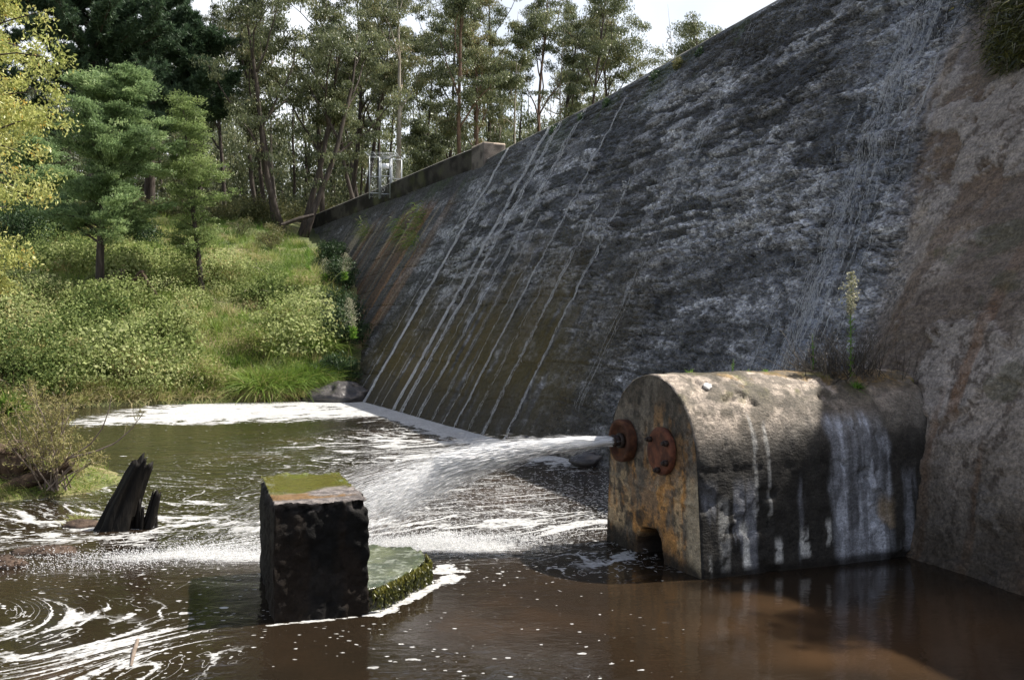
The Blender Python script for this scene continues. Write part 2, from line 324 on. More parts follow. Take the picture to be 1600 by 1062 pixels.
# ================================================================== DAM
class Wall: pass
W = Wall()
def make_dam():
    NC, NR = 1000, 430
    Yf = np.concatenate([np.linspace(-5, 8.7, 60), np.exp(np.linspace(math.log(8.8), math.log(90), NC-60))])
    T = np.linspace(-.09, 1, NR)
    YY, TT = np.meshgrid(Yf, T)
    P = face_pt(YY, TT)
    s1 = np.cumsum(np.concatenate([[0], np.hypot(*np.diff(np.stack(station(Yf)[0], 0), axis=0).T)]))
    A = np.broadcast_to(s1, YY.shape); H = TT*13.45
    du = np.gradient(P, axis=1)/np.gradient(A, axis=1)[..., None]; dv = np.gradient(P, axis=0)
    N = unit(np.cross(dv, du))            # outward, towards the river
    N = np.where((N[..., 2:3] < 0), -N, N)
    wob = 1.2*(fbm(A*.12, H*.12, seed=40, o=3)-.5)
    Hs = H+wob
    far = sstep(40, 52, YY)
    tan_ = sstep(.0, 1.0, (14.7+2.0*np.sin(np.clip(TT, 0, 1)*math.pi*.95)-YY+2.2*(fbm(A*.6, H*.45, seed=51, o=5)-.5))/1.1)      # dry tan plaster at the near end
    # relief
    strata = fbm(A*.35, Hs*2.3, seed=60, o=5)
    blocky = fbm(A*1.1, Hs*2.6, seed=61, o=5)
    rough = fbm(A*4, Hs*6, seed=62, o=5, g=.6)
    led = Hs*1.45+1.3*(fbm(A*.5, H*.6, seed=63, o=3)-.5); lf = led-np.floor(led)
    ledge = np.where(lf < .82, lf/.82, (1-lf)/.18)*(.3+1.2*fbm(A*.35, H*.8, seed=66, o=3))
    spw = fbm(A*.55+H*.22, Hs*.85, seed=64, o=4)
    zone = sstep(.25, .55, TT+.25*(vnoise(A*.25, H*.3, seed=70)-.5))*(1-far)                # upper wall is coarser
    sp = sstep(.585, .60, spw)*(1-tan_)*zone*sstep(.97, .90, TT)
    sp2 = sstep(.575, .60, fbm(A*.5, Hs*.7, seed=65, o=7, g=.62))*tan_
    pits = sstep(.36, .30, fbm(A*1.6, Hs*3.2, seed=71, o=3))*(1-tan_)*(.35+.65*zone)*(1-far)
    near = 1-.65*sstep(22, 40, YY)
    wx = .45*(fbm(A*1.7, H*1.7, seed=600, o=3)-.5); wy = .5*(fbm(A*.9+9, H*1.7, seed=601, o=4)-.5)
    v1, id1 = voronoi(A*.75+wx+.10*H, Hs*2.7+wy, 602); v2, id2 = voronoi(A*2.1+wx*2, Hs*7+wy*2, 606); v3, id3 = voronoi(A*6+wx*3, Hs*16+wy*3, 610)
    rg = 1-np.abs(2*fbm(A*.40+wx, Hs*3.0+wy, seed=615, o=5)-1); crev = sstep(.93, .99, rg)*sstep(.42, .56, fbm(A*.3, Hs*.6, seed=616, o=3))
    chunky = np.clip(.22+.9*zone, 0, 1)*(1-tan_)*(1-.85*far)*(.45+.55*sstep(36, 20, YY)+.15)
    fl = (id1 > .86)*sstep(.46, .41, v1+.10*(rough-.5))*(1-tan_)*zone*sstep(.95, .9, TT)
    lift = (Hs+.25*(fbm(A*.4, H*0, seed=617)-.5))/1.22; lift = np.exp(-((lift-np.rint(lift))*1.22/.035)**2)*sstep(.35, .5, fbm(A*.6, H*.8, seed=618, o=3))
    disp = (.06*(strata-.5)+.03*(blocky-.5)+.05*(rough-.5))*(1-.3*tan_)*(1-.5*far)
    disp = disp+chunky*(.055*(id1-.5)+.06*(id2-.5)*(1-fl)+.05*(id3-.5)*(1-fl)+.05*(ledge-.5)*(1-fl))-.15*crev*chunky+.035*fl-.05*lift*(1-tan_)+(1-tan_)*(1-fl)*.035*(vnoise(A*13, H*15, seed=620)-.5)*sstep(45, 25, YY)
    disp = disp+tan_*(.10*(fbm(A*.7, H*.7, seed=72, o=5)-.5)+.045*sp2+.03*(rough-.5)*(1-sp2)+.035*(id1-.5)*(1-sp2)+.015*(id2-.5))
    disp = disp+.36*sstep(15.6, 14.4, YY)*sstep(.0, .13, TT)*sstep(.46, .24, TT)
    sp = np.maximum(fl, .35*sp)
    band = fbm(A*.30+wx*.6, Hs*2.7+wy*.5, seed=82, o=8, g=.62); bandm = sstep(.475, .495, band)*(1-tan_)
    disp = disp-.045*bandm*chunky*(1-fl)            # the dark bands are broken away a little deeper
    disp = disp*sstep(1.0, .985, TT)*1.0
    P = P+N*disp[..., None]
    # mineral and growth colours, with crevice shade and glints painted in
    g = fbm(A*.8, Hs*1.1, seed=80, o=5)
    c = mixc(np.full(P.shape, (.100, .098, .100)), (.40, .397, .412), sstep(.35, .65, g))
    c = c*(.45+.60*id2+.5*id3)[..., None]
    c = c*(.62+.38*zone+.1*(1-zone)*id3)[..., None]
    fine = fbm(A*5, Hs*7, seed=81, o=4, g=.65)
    c = c*(.40+1.2*sstep(.32, .68, fine))[..., None]
    c = mixc(c, (.022, .020, .019), .95*bandm*(.55+.45*zone)*(1-sp))  # black biofilm bands that double as painted crevice shade
    c = mixc(c, (.03, .027, .022), .6*lift)
    c = mixc(c, (.02, .019, .017), .8*crev*chunky)   # shade painted into the crevices
    c = mixc(c, (.30, .295, .30), .8*sp*(.55+.45*fine))
    pale = sstep(.52, .66, fbm(A*.28-H*.16, Hs*.55, seed=83, o=5))*sstep(.2, .5, TT)*(1-far)*(1-tan_)
    c = mixc(c, (.56, .555, .57), .7*pale*sstep(.38, .58, fine)*(.4+.6*id2)*(1-.9*bandm))  # pale patches, lightened further to imitate wet glints
    # olive algae low down
    alg = sstep(.62, .15, TT+.35*(fbm(A*.4, H*.3, seed=84, o=4)-.5))*sstep(21, 28, YY)*(1-.5*far)
    stv = fbm(A*2.6, H*.18, seed=85, o=4)
    c = mixc(c, (.072, .054, .014), .95*alg*sstep(.35, .6, stv*.6+.4*fbm(A*.8, H*.8, seed=86, o=4)+.12))
    c = mixc(c, (.10, .068, .02), .5*alg*sstep(.5, .65, stv))
    # dark cap below the crest
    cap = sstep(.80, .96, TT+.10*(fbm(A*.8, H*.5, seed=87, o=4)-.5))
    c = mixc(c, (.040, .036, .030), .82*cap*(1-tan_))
    # rust streaks near the far abutment
    st = fbm(A*1.15+.10*H, H*.07, seed=88, o=4)
    rz = sstep(45.6, 50.0, YY-1.6*TT+3*(fbm(A*.9, H*.12, seed=187, o=4)-.5))*sstep(.90, .80, TT+.1*(stv-.5))
    c = mixc(c, (.115, .105, .095), .7*rz)
    c = mixc(c, (.33, .165, .065), .75*rz*sstep(.46, .56, st)*sstep(66, 58, YY))
    c = mixc(c, (.42, .34, .23), .7*rz*sstep(.57, .66, fbm(A*2.0+.2*H, H*.10, seed=89, o=4)))
    c = mixc(c, (.035, .033, .028), .6*rz*sstep(.52, .60, fbm(A*1.3+9, H*.05, seed=90, o=4)))
    # tan plaster
    tb = fbm(A*1.0, H*.9, seed=91, o=6)
    ct = mixc(np.full(P.shape, (.135, .105, .082)), (.26, .218, .18), sstep(.38, .62, tb))
    ct = mixc(ct, (.28, .245, .215), .7*sp2)
    ct = mixc(ct, (.13, .088, .058), .7*sstep(.53, .60, fbm(A*1.1+.2*H, H*.55, seed=92, o=7, g=.62))*(1-sp2))
    ct = mixc(ct, (.07, .05, .036), .8*sstep(.955, .985, 1-np.abs(2*fbm(A*.8+.3*H, H*.6, seed=192, o=6, g=.6)-1)))
    ct = mixc(ct, (.17, .085, .038), .65*sstep(.52, .64, fbm(A*2.2, H*.2, seed=93, o=4))*sstep(.5, .1, TT))
    ct = ct*(.65+.7*fine)[..., None]
    c = mixc(c, ct, tan_)
    # darker foot and damp moss pockets
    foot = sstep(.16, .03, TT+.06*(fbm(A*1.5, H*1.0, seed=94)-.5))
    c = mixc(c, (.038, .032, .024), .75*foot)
    c = mixc(c, (.07, .07, .035), .5*sstep(.72, .76, fbm(A*.8, H*.8, seed=95, o=5))*tan_*sstep(.8, .4, TT))
    c = mixc(c, (.05, .07, .02), .6*sstep(.60, .7, fbm(A*.7, H*.5, seed=96, o=5))*cap*(1-tan_))
    casc = np.exp(-((YY-17.0-.5*TT+.6*(fbm(H*.5, H*0, seed=97)-.5))/1.15)**2)
    wet = np.clip(.55+.75*casc+.45*pale-.25*sp+.5*(id3-.5)-.9*alg, 0, 1)*(1-tan_)*(1-.5*far)
    c = mixc(c, (.34, .365, .42), .6*casc*sstep(.45, .6, fbm(A*7, H*.9, seed=98, o=3)))
    W.P, W.N, W.Yf, W.T, W.A = P, N, Yf, T, s1
    d = empty('dam', (0, 30, 0), 'tall sloping weathered concrete dam wall with water trickling down its stained face', 'dam')
    mb = MB().add(P, grid_faces(NR, NC))
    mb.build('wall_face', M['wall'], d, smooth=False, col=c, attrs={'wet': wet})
    # crest lip: a coping running along the spillway, worn and pale on top
    ys = np.concatenate([np.linspace(-5, 8, 14), np.linspace(8.2, 46.3, 420)]); _, cr = station(ys)
    tg = unit(np.gradient(cr, axis=0)); nrm = np.stack([tg[:, 1], -tg[:, 0]], 1)            # pointing upstream
    nrm = np.where(nrm[:, :1] < 0, -nrm, nrm)
    s = np.cumsum(np.hypot(*np.gradient(cr, axis=0).T))
    prof = [(.03, -.12), (.01, .02), (.03, .05), (.35, .09), (.8, .10), (1.0, .05), (1.3, -3)]
    rows = []
    for k, (o, z) in enumerate(prof):
        w = .05*(fbm(s*2.2, s*0+k*3.3, seed=120+k, o=4)-.5)
        xy = cr+nrm*(o+w)[:, None]; rows.append(np.concatenate([xy, (CRZ+z+w*(k < 5))[:, None]], 1))
    R = np.stack(rows, 0)
    cc = mixc(np.full(R.shape, (.13, .12, .105)), (.34, .315, .275), sstep(.35, .65, fbm(np.broadcast_to(s*1.5, R.shape[:2]), np.arange(7)[:, None]*.6+np.zeros(len(s)), seed=130, o=4)))
    MB().add(R, grid_faces(*R.shape[:2])).build('crest_coping', M['block'], d, col=cc, attrs={'wet': np.zeros(R.shape[:2])})
    # parapet beyond the spillway
    ys = np.linspace(47.3, 92, 300); _, cr = station(ys)
    tg = unit(np.gradient(cr, axis=0)); nrm = np.stack([tg[:, 1], -tg[:, 0]], 1); nrm = np.where(nrm[:, :1] < 0, -nrm, nrm)
    s = np.cumsum(np.hypot(*np.gradient(cr, axis=0).T))
    base = CRZ-.95
    prof = [(-.62, -.5), (-.16, 0)] + [(-.16, z) for z in np.linspace(.12, 1.72, 14)] + [(-.11, 1.78), (.3, 1.80), (.42, 1.76), (.44, -2)]
    rows = []
    for k, (o, z) in enumerate(prof):
        w = .05*(fbm(s*1.6, s*0+z*2.2, seed=140, o=5)-.5); xy = cr+nrm*(o+w)[:, None]
        rows.append(np.concatenate([xy, (base+z+w*.5)[:, None]], 1))
    R = np.stack(rows, 0); zz = np.array([p[1] for p in prof])[:, None]+np.zeros(len(s)); ss = np.broadcast_to(s, zz.shape)
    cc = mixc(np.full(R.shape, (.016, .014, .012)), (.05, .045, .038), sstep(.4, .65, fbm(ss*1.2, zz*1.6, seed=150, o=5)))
    cc = mixc(cc, (.075, .08, .03), .5*sstep(.5, .7, fbm(ss*.6, zz*.8, seed=151, o=4)))
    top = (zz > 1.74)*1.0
    cc = mixc(cc, (.34, .315, .27), .9*top)  # sunlit top edge painted pale
    MB().add(R, grid_faces(*R.shape[:2])).build('parapet', M['block'], d, col=cc, attrs={'wet': np.zeros(zz.shape)})
    # squared end pier of the parapet
    a, b = station(np.array([46.3, 47.9])); t0, t1 = b
    t = unit(t1-t0); n = np.array([t[1], -t[0]]); n = n if n[0] > 0 else -n
    q = 16
    loop = [t0-n*.20, t0+n*1.0, t1+n*1.0, t1-n*.20]
    pts = []
    for k in range(4):
        for j in range(q): pts.append(loop[k]+(loop[(k+1) % 4]-loop[k])*j/q)
    pts = np.array(pts); cen = pts.mean(0)
    zs = np.concatenate([np.linspace(CRZ-.35, CRZ+.84, 18), [CRZ+.88, CRZ+.88]]); sc_ = np.concatenate([np.ones(18), [.955, .01]])
    V = np.stack([np.concatenate([cen+(pts-cen)*k, np.full((len(pts), 1), z)], 1) for z, k in zip(zs, sc_)], 0)
    V += .03*(fbm(V[..., 0]*2.5+V[..., 1], V[..., 1]*2, V[..., 2]*2.5, seed=160)-.5)[..., None]
    cc = mixc(np.full(V.shape, (.06, .052, .046)), (.15, .13, .115), sstep(.35, .65, fbm(V[..., 0]*2, V[..., 1]*2, V[..., 2]*2, seed=161)))
    cc = np.where((V[..., 2:] > CRZ+.84), (.42, .34, .27), cc)  # pier top painted pale like the sunlit parapet edge
    MB().add(V, grid_faces(*V.shape[:2], True)).build('parapet_end_pier', M['block'], d, col=cc, attrs={'wet': np.zeros(V.shape[:2])})
make_dam()
def wall_at(Yf, t):
    """displaced surface point and outward normal of the dam face"""
    i = np.clip(np.interp(Yf, W.Yf, np.arange(len(W.Yf))), 0, len(W.Yf)-1); j = np.clip(np.interp(t, W.T, np.arange(len(W.T))), 0, len(W.T)-1)
    i = np.rint(i).astype(int); j = np.rint(j).astype(int)
    return W.P[j, i], W.N[j, i]

# ------------------------------------------------------------------ trickles
def trickle(Yf, t0, t1, width, n, label, wid=(.006, .018), core=1., brk=.32, fan=0., m_='trickle'):
    rng = np.random.default_rng(int(Yf*100))
    mb = MB()
    nl = max(2, int(round(width*20))); lanes = rng.normal(size=nl)*width*.42
    wigf = lambda t, ln: .05*(fbm(t*3.1+Yf, t*0, seed=200, o=3)-.5)+.018*(fbm(t*14+ln*3, t*0+ln*5, seed=201, o=3)-.5)
    ns = 300; tt = np.linspace(t1, t0, ns)
    for li, l0 in enumerate(lanes):
        kk = np.linspace(0, 1, ns); lw = l0*(1+fan*kk); y = Yf+lw+wigf(tt, l0+0*tt)
        P, N = wall_at(y, tt)
        Pk = np.concatenate([np.repeat(P[:1], 5, 0), P, np.repeat(P[-1:], 5, 0)]); P = np.stack([Pk[q:q+len(P)] for q in range(11)]).mean(0)+N*.015
        T_ = unit(np.gradient(P, axis=0)); S = unit(np.cross(T_, N))
        w = wid[1]*core*(.2+2.2*np.clip(fbm(tt*26+li*7, tt*0+l0*9, seed=203, o=3)-.28, 0, 1))
        gap = vnoise(tt*22+li*3.3, tt*0+Yf, seed=204); w = np.where(gap < brk, 0, w)
        o = N*.02; V = np.stack([P+o-S*w[:, None]/2, P+o+S*w[:, None]/2], 1)
        F = grid_faces(ns, 2); ok = (w[:-1] > 0) | (w[1:] > 0); mb.add(V, F[ok])
    k = rng.random(n); t = t1-(t1-t0)*k
    ln = lanes[rng.integers(0, nl, n)]*(1+fan*k)+rng.normal(size=n)*.022
    y = Yf+ln+wigf(t, ln)
    P, N = wall_at(y, t)
    L = rng.uniform(.05, .22, n)/13.45
    Q, N2 = wall_at(y+.06*(rng.random(n)-.5), t-L)
    D = unit(Q-P); S = np.cross(D, N)
    w = rng.uniform(*wid, n)
    off = rng.uniform(.012, .03, n)[:, None]
    mid = (P+Q)/2+N*(off+.02)
    V = np.stack([P+N*off, mid+S*w[:, None]/2, Q+N2*off, mid-S*w[:, None]/2, mid+N*w[:, None]*.15], 1).reshape(-1, 3)
    b = (np.arange(n)*5)[:, None, None]
    f = np.array([[0, 1, 4], [1, 2, 4], [2, 3, 4], [3, 0, 4], [0, 3, 1], [1, 3, 2]])[None]
    mb.add(V, (b+f).reshape(-1, 3))
    return tag(mb.build('water_trickle', M[m_], loc=tuple(wall_at(np.array([Yf]), np.array([t0]))[0][0])), label, 'water trickle', 'water trickles down the dam face')
TR = [
 (44.6, .0, .93, .08, 500, 'thin white trickle on the dam, the first one right of the rust streaks', (.008, .03), .9, .34),
 (43.0, .0, 1.0, .20, 3800, 'brightest white trickle on the dam, starting just right of the parapet end pier', (.016, .075), 2.1, .10),
 (41.4, .0, .72, .06, 260, 'hair-thin trickle just right of the brightest one, low on the dam', (.006, .02), .9, .42),
 (40.2, .0, .80, .08, 420, 'faint narrow trickle between the brightest trickle and the wide double one', (.008, .026), 1., .36),
 (38.5, .0, 1.0, .26, 2300, 'left strand of the wide double trickle in the middle of the dam', (.012, .06), 1.7, .16),
 (37.3, .0, 1.0, .22, 1800, 'right strand of the wide double trickle in the middle of the dam', (.012, .055), 1.6, .18),
 (36.2, .0, .55, .10, 360, 'thin low trickle hugging the right strand of the wide double trickle', (.006, .022), .9, .40),
 (35.2, .0, 1.0, .20, 1200, 'broken trickle immediately right of the wide double trickle', (.010, .042), 1.3, .28),
 (33.6, .0, .62, .30, 600, 'short speckled trickle over olive algae low on the dam', (.006, .02), .8, .44),
 (32.5, .0, .5, .10, 260, 'faint short trickle left of the long kinked one, over olive algae', (.006, .02), .8, .44),
 (31.4, .0, .97, .13, 1000, 'long thin trickle ending left of the water jet, with a kink at a dark ledge', (.009, .04), 1.4, .22),
 (30.2, .0, .45, .14, 260, 'faint low trickle right of the long kinked one', (.006, .018), .8, .46),
 (29.0, .0, .60, .14, 520, 'thin trickle over olive algae starting halfway up the dam, above the jet', (.008, .034), 1.2, .30),
 (27.4, .0, .68, .12, 520, 'rightmost thin trickle that reaches the pool behind the water jet', (.008, .034), 1.2, .30),
 (24.2, .1, .98, .35, 420, 'very faint dotted trickle on dark wall left of the broad cascade', (.005, .012), .8, .50),
]
for a in TR: trickle(*a)
trickle(17.1, .10, 1.0, .95, 8000, 'broad bluish cascade of many strands running down behind the outlet block', (.004, .014), core=.8, brk=.44, m_='cascade')

# ================================================================== WATER
JET0 = np.array([1.30, 13.62, 1.52])
def make_water():
    nr, nc = 620, 640
    Ys = np.concatenate([np.linspace(-40, 2.5, 20), np.exp(np.linspace(math.log(2.7), math.log(47), nr-20))])
    rr = np.concatenate([np.linspace(-2.2, -.62, 60), np.linspace(-.6, .6, nc-80), np.linspace(.64, 1.2, 20)])
    ref = np.maximum(Ys, 2.5)
    X = rr[None]*ref[:, None]*1.0+np.where(rr < -.62, (rr+.62)*40, 0)[None]; Y = np.broadcast_to(Ys[:, None], X.shape).copy()
    # ---- flow: a big slow eddy and a few small ones, traced backwards to stretch the foam
    vort = [(-4.2, 21.0, 7.5, 1.0, .55), (-9.5, 15.5, 3.0, -.9, .8), (-5.9, 10.0, 1.5, -.75, 1.0), (-3.3, 9.0, .6, .2, 1.0), (-1.9, 29.5, 4.5, .9, .6),
            (-7.5, 27, 4.0, -.5, .6), (1.6, 20, 2.2, .8, .8), (-6.3, 17.0, 1.1, .8, 1.0), (-1.2, 9.3, 1.5, -.35, 1.0)]
    def vel(x, y):
        u = np.zeros_like(x); v = np.zeros_like(x)
        for cx, cy, r, g, asp in vort:
            dx = x-cx; dy = (y-cy)/asp
            w = g*np.exp(-(dx*dx+dy*dy)/(2*r*r))/r*2.2
            u += -dy*w; v += dx*w*asp
        u -= .25*np.exp(-((y-13.5)/2.0)**2)
        return u, v
    x = X.copy(); y = Y.copy()
    for _ in range(34):
        u, v = vel(x, y); x -= u*.085; y -= v*.085
        x += .010*(vnoise(x*1.3, y*1.3, seed=301)-.5); y += .010*(vnoise(x*1.3, y*1.3, seed=302)-.5)
    G = lambda cx, cy, sx, sy: np.exp(-((X-cx)/sx)**2-((Y-cy)/sy)**2)
    d = sdist(X, Y); foot = X-station(Y)[0][..., 0]
    fw = .8*(fbm(X*.6, Y*.6, seed=310, o=4)-.5)
    raft = sstep(-12.5, -6.5, d+2.4*fw)*sstep(-16.5, -12.5, X+1.2*fw)*sstep(28.5, 36, Y+2*fw)
    raft = raft*np.clip(.86+1.5*(fbm(x*.42+3, y*.42, seed=377, o=4)-.38), .35, 1.15)
    line = sstep(-1.9, -.7, foot+.6*fw)*sstep(20.0, 25, Y+fw)
    dens = .30*G(-2.6, 26.8, 2.4, 4.6)+.05*G(-6.5, 24.5, 3.2, 6)+.30*G(.2, 15.6, 2.4, 1.0)+.15*G(-6.5, 15.2, 3.6, 1.6)+.24*G(-4.9, 9.9, 1.5, 1.1)+.14*G(-3.5, 9.0, .8, .8)+.06*G(.3, 19, 2.4, 4)
    dens += .20*G(1.25, 13.0, .8, .9)+.09*G(-4.5, 16.5, 3.5, 2.5)+.10*G(-9, 18, 2.5, 3)+.16*G(-9.2, 14.5, 2.0, 1.6)
    Y0_ = Y; Y = Y-.7*(fbm(X*.9, X*0, seed=510, o=3)-.5)
    splash = G(-.9, 14.1, 1.35, .6)+.9*G(-4.3, 13.25, 2.0, .5)+.55*G(-2.2, 13.7, 2.0, .45); Y = Y0_
    jz = G(-.9, 18.0, 2.2, 3.0)
    ring = np.zeros_like(X)
    for (ax, ay, bx, by, wd) in [(-1.45, 10.60, -.92, 11.85, .085), (-.95, 11.85, -.7, 12.2, .08), (-2.5, 10.17, -1.55, 10.5, .018)]:
        tt = np.clip(((X-ax)*(bx-ax)+(Y-ay)*(by-ay))/((bx-ax)**2+(by-ay)**2), 0, 1)
        ring = np.maximum(ring, np.clip(1.35-np.hypot(X-ax-tt*(bx-ax), Y-ay-tt*(by-ay))/(wd*2.2), 0, 1))
    ring = np.maximum(ring, np.clip(1.5-1.0*np.hypot((X+.80)/.30, (Y-12.55)/.24), 0, 1))
    dens += .30*sstep(.05, .5, raft)+.22*line
    clear = (1-sstep(.9, 1.7, X)*sstep(13.0, 12.2, Y))*sstep(6.5, 7.5, Y)            # the still brown corner has no foam
    chop = .20+.22*sstep(1.5, -.5, X)+.55*sstep(10.5, 16, Y)*sstep(3.2, 1.0, X)+.9*np.clip(splash+jz*.6, 0, 1)-.15*raft
    murk = np.clip(.8*fbm(X*.5, Y*.5, seed=380, o=4)+.30*sstep(.4, 2.2, X)*sstep(13.5, 10.5, Y), 0, 1)
    fleck = (.25+1.5*sstep(.42, .6, fbm(X*.9, Y*.9, seed=378, o=4)))*(.13*G(-4, 15.5, 5, 2.6)+.10*G(-2, 9.2, 3.0, 1.8)+.10*G(-.3, 11.8, 1.8, 1.8)+.12*G(-5, 12.0, 3, 1.5)+.10*G(-4, 20, 5, 4))
    m, nt, b, out = mat('river_water'); L = nt.links.new
    AT = lambda n: nd(nt, 'ShaderNodeAttribute', attribute_name=n)
    def mth(op, p, q=None, r=None, clamp=False):
        n = nd(nt, 'ShaderNodeMath', operation=op); n.use_clamp = clamp
        for k, v in enumerate((p, q, r)):
            if v is None: continue
            if isinstance(v, (int, float)): n.inputs[k].default_value = v
            else: L(v, n.inputs[k])
        return n.outputs[0]
    def vec(src, sc3, off=(0, 0, 0)):
        n = nd(nt, 'ShaderNodeMapping'); n.inputs['Scale'].default_value = sc3; n.inputs['Location'].default_value = off; L(src, n.inputs[0]); return n.outputs[0]
    def noise(v, scale, detail=4, rough=.5, dist=0.):
        n = nd(nt, 'ShaderNodeTexNoise'); n.inputs['Scale'].default_value = scale; n.inputs['Detail'].default_value = detail; n.inputs['Roughness'].default_value = rough; n.inputs['Distortion'].default_value = dist
        L(v, n.inputs[0]); return n.outputs[0]
    def ss(lo, hi, x_):
        n = nd(nt, 'ShaderNodeMapRange', interpolation_type='SMOOTHSTEP')
        for k, v in (('From Min', lo), ('From Max', hi), ('Value', x_)):
            if isinstance(v, (int, float)): n.inputs[k].default_value = v
            else: L(v, n.inputs[k])
        return n.outputs[0]
    mx_ = lambda p, q: mth('MAXIMUM', p, q)
    mul = lambda p, q: mth('MULTIPLY', p, q)
    geo = nd(nt, 'ShaderNodeTexCoord'); Pv = geo.outputs['Object']
    flow = AT('flow').outputs['Vector']; dn = AT('dens').outputs['Fac']; rf_ = AT('raft').outputs['Fac']; ln = AT('foot_line').outputs['Fac']; sp = AT('splash').outputs['Fac']; jn = AT('jet_fall').outputs['Fac']; rg = AT('ring').outputs['Fac']; cl = AT('clear').outputs['Fac']; ch = AT('chop').outputs['Fac']; mk = AT('tint').outputs['Fac']
    def lines(scale, k, wmul, detail=3, dist=.0, rag=.55):
        n = noise(flow, scale, detail, .5, dist); f = mth('FRACT', mth('MULTIPLY_ADD', mth('SUBTRACT', noise(Pv, 11, 5, .65), .5), rag, mul(n, k))); f = mth('ABSOLUTE', mth('SUBTRACT', f, .5))
        w = mul(dn, wmul); return ss(w, mul(w, .45), f)
    brk = ss(.46, .56, mth('ADD', noise(vec(flow, (1, 1, 1), (7, 3, 0)), 1.5, 4, .6), mul(dn, .30)))
    big = mul(lines(.7, 4.6, .85), brk)
    brk2 = ss(.44, .56, mth('ADD', noise(vec(flow, (1, 1, 1), (3, 9, 0)), 2.6, 4, .6), mul(dn, .35)))
    fine = mul(mul(lines(1.5, 6., .30), brk2), .8)
    foam = mx_(mul(big, ss(.03, .10, dn)), mul(fine, ss(.02, .07, dn)))
    # flecks and bubbles, dragged a little by the flow
    mixv = nd(nt, 'ShaderNodeMix', data_type='VECTOR'); mixv.inputs[0].default_value = .22; L(Pv, mixv.inputs[4]); L(flow, mixv.inputs[5]); mv = mixv.outputs[1]
    for k, (sc_, th, wg, dd) in enumerate([(3.2, .26, 1., 1.0), (6.5, .28, .95, 1.8), (13., .30, .9, 2.6)]):
        vo = nd(nt, 'ShaderNodeTexVoronoi'); vo.inputs['Scale'].default_value = sc_; L(vec(mv, (.8, 1.25, 1), (k*3.3, k, 0)), vo.inputs[0])
        wobv = mth('MULTIPLY_ADD', mth('SUBTRACT', noise(Pv, sc_*3.2, 2), .5), .42, vo.outputs['Distance'])
        sepc = nd(nt, 'ShaderNodeSeparateColor'); L(vo.outputs['Color'], sepc.inputs[0])
        pres = mth('LESS_THAN', sepc.outputs[0], mth('MULTIPLY_ADD', mth('ADD', dn, AT('fleck').outputs['Fac']), dd, .012*k))
        tsz = mul(sepc.outputs[1], th)
        foam = mx_(foam, mul(mul(ss(tsz, mul(tsz, .72), wobv), pres), wg))
    # thick patches
    pt = ss(.60, .635, mth('ADD', noise(vec(Pv, (.75, 1.1, 1)), 1.0, 6, .6, .4), mul(dn, .16)))
    foam = mx_(foam, mul(mul(pt, ss(.12, .2, dn)), .92))
    foam = mx_(foam, ss(.66, .95, mth('ADD', mul(sp, .72), mul(noise(vec(Pv, (9, 15, 1)), 1., 4, .6), .55))))
    jr = nd(nt, 'ShaderNodeMapping', vector_type='TEXTURE'); jr.inputs['Rotation'].default_value = (0, 0, math.radians(28)); jr.inputs['Scale'].default_value = (1.2, .14, 1); L(Pv, jr.inputs[0])
    foam = mx_(foam, mul(mul(ss(.57, .70, mth('MULTIPLY_ADD', jn, .06, noise(jr.outputs[0], 1., 4, .6))), ss(.10, .6, jn)), .75))
    n_r = noise(flow, .9, 8, .65)
    foam = mx_(foam, ss(.44, .64, mth('ADD', rf_, mul(mth('SUBTRACT', n_r, .5), 2.8))))
    foam = mx_(foam, ss(.50, .60, mth('ADD', mul(ln, .9), mul(mth('SUBTRACT', noise(vec(Pv, (1.2, .8, 1)), 1.6, 6, .6), .5), 1.5))))
    foam = mx_(foam, ss(.50, .58, mth('ADD', mul(rg, .85), mul(mth('SUBTRACT', noise(Pv, 4, 6, .65), .5), 2.6))))
    foam = mth('MULTIPLY', foam, cl, clamp=True)
    rp = ramp(nt, [(.25, (.015, .011, .007)), (.5, (.022, .0145, .0085)), (.8, (.060, .034, .017))]); L(mk, rp.inputs[0])
    nf = noise(Pv, 14, 5); rf = ramp(nt, [(.3, (.24, .235, .22)), (.5, (.42, .415, .40)), (.7, (.60, .60, .59))]); L(mth('ADD', nf, mth('MULTIPLY_ADD', noise(flow, 2.2, 5, .6), .5, -.25)), rf.inputs[0])
    L(rp.outputs[0], b.inputs['Base Color']); b.inputs['Roughness'].default_value = .05; b.inputs['IOR'].default_value = 1.33
    b.inputs['Specular IOR Level'].default_value = .5
    ad = mth('MULTIPLY_ADD', noise(vec(Pv, (1, 1.35, 1)), 7., 4, .5, .6), .26, noise(vec(Pv, (1, 1.5, 1)), 1.3, 4, .5, .6))
    hm = mul(ad, ch)
    bp = nd(nt, 'ShaderNodeBump'); bp.inputs['Strength'].default_value = .55; bp.inputs['Distance'].default_value = .07; L(hm, bp.inputs['Height']); L(bp.outputs[0], b.inputs['Normal'])
    fb = nd(nt, 'ShaderNodeBsdfPrincipled'); L(rf.outputs[0], fb.inputs['Base Color']); fb.inputs['Roughness'].default_value = .6
    bp2 = nd(nt, 'ShaderNodeBump'); bp2.inputs['Strength'].default_value = .6; bp2.inputs['Distance'].default_value = .03
    L(mth('ADD', nf, foam), bp2.inputs['Height']); L(bp2.outputs[0], fb.inputs['Normal'])
    mx = nd(nt, 'ShaderNodeMixShader'); L(foam, mx.inputs[0]); L(b.outputs[0], mx.inputs[1]); L(fb.outputs[0], mx.inputs[2]); L(mx.outputs[0], out.inputs[0])
    mb = MB().add(np.stack([X, Y, np.zeros_like(X)], -1), grid_faces(*X.shape), murk.ravel())
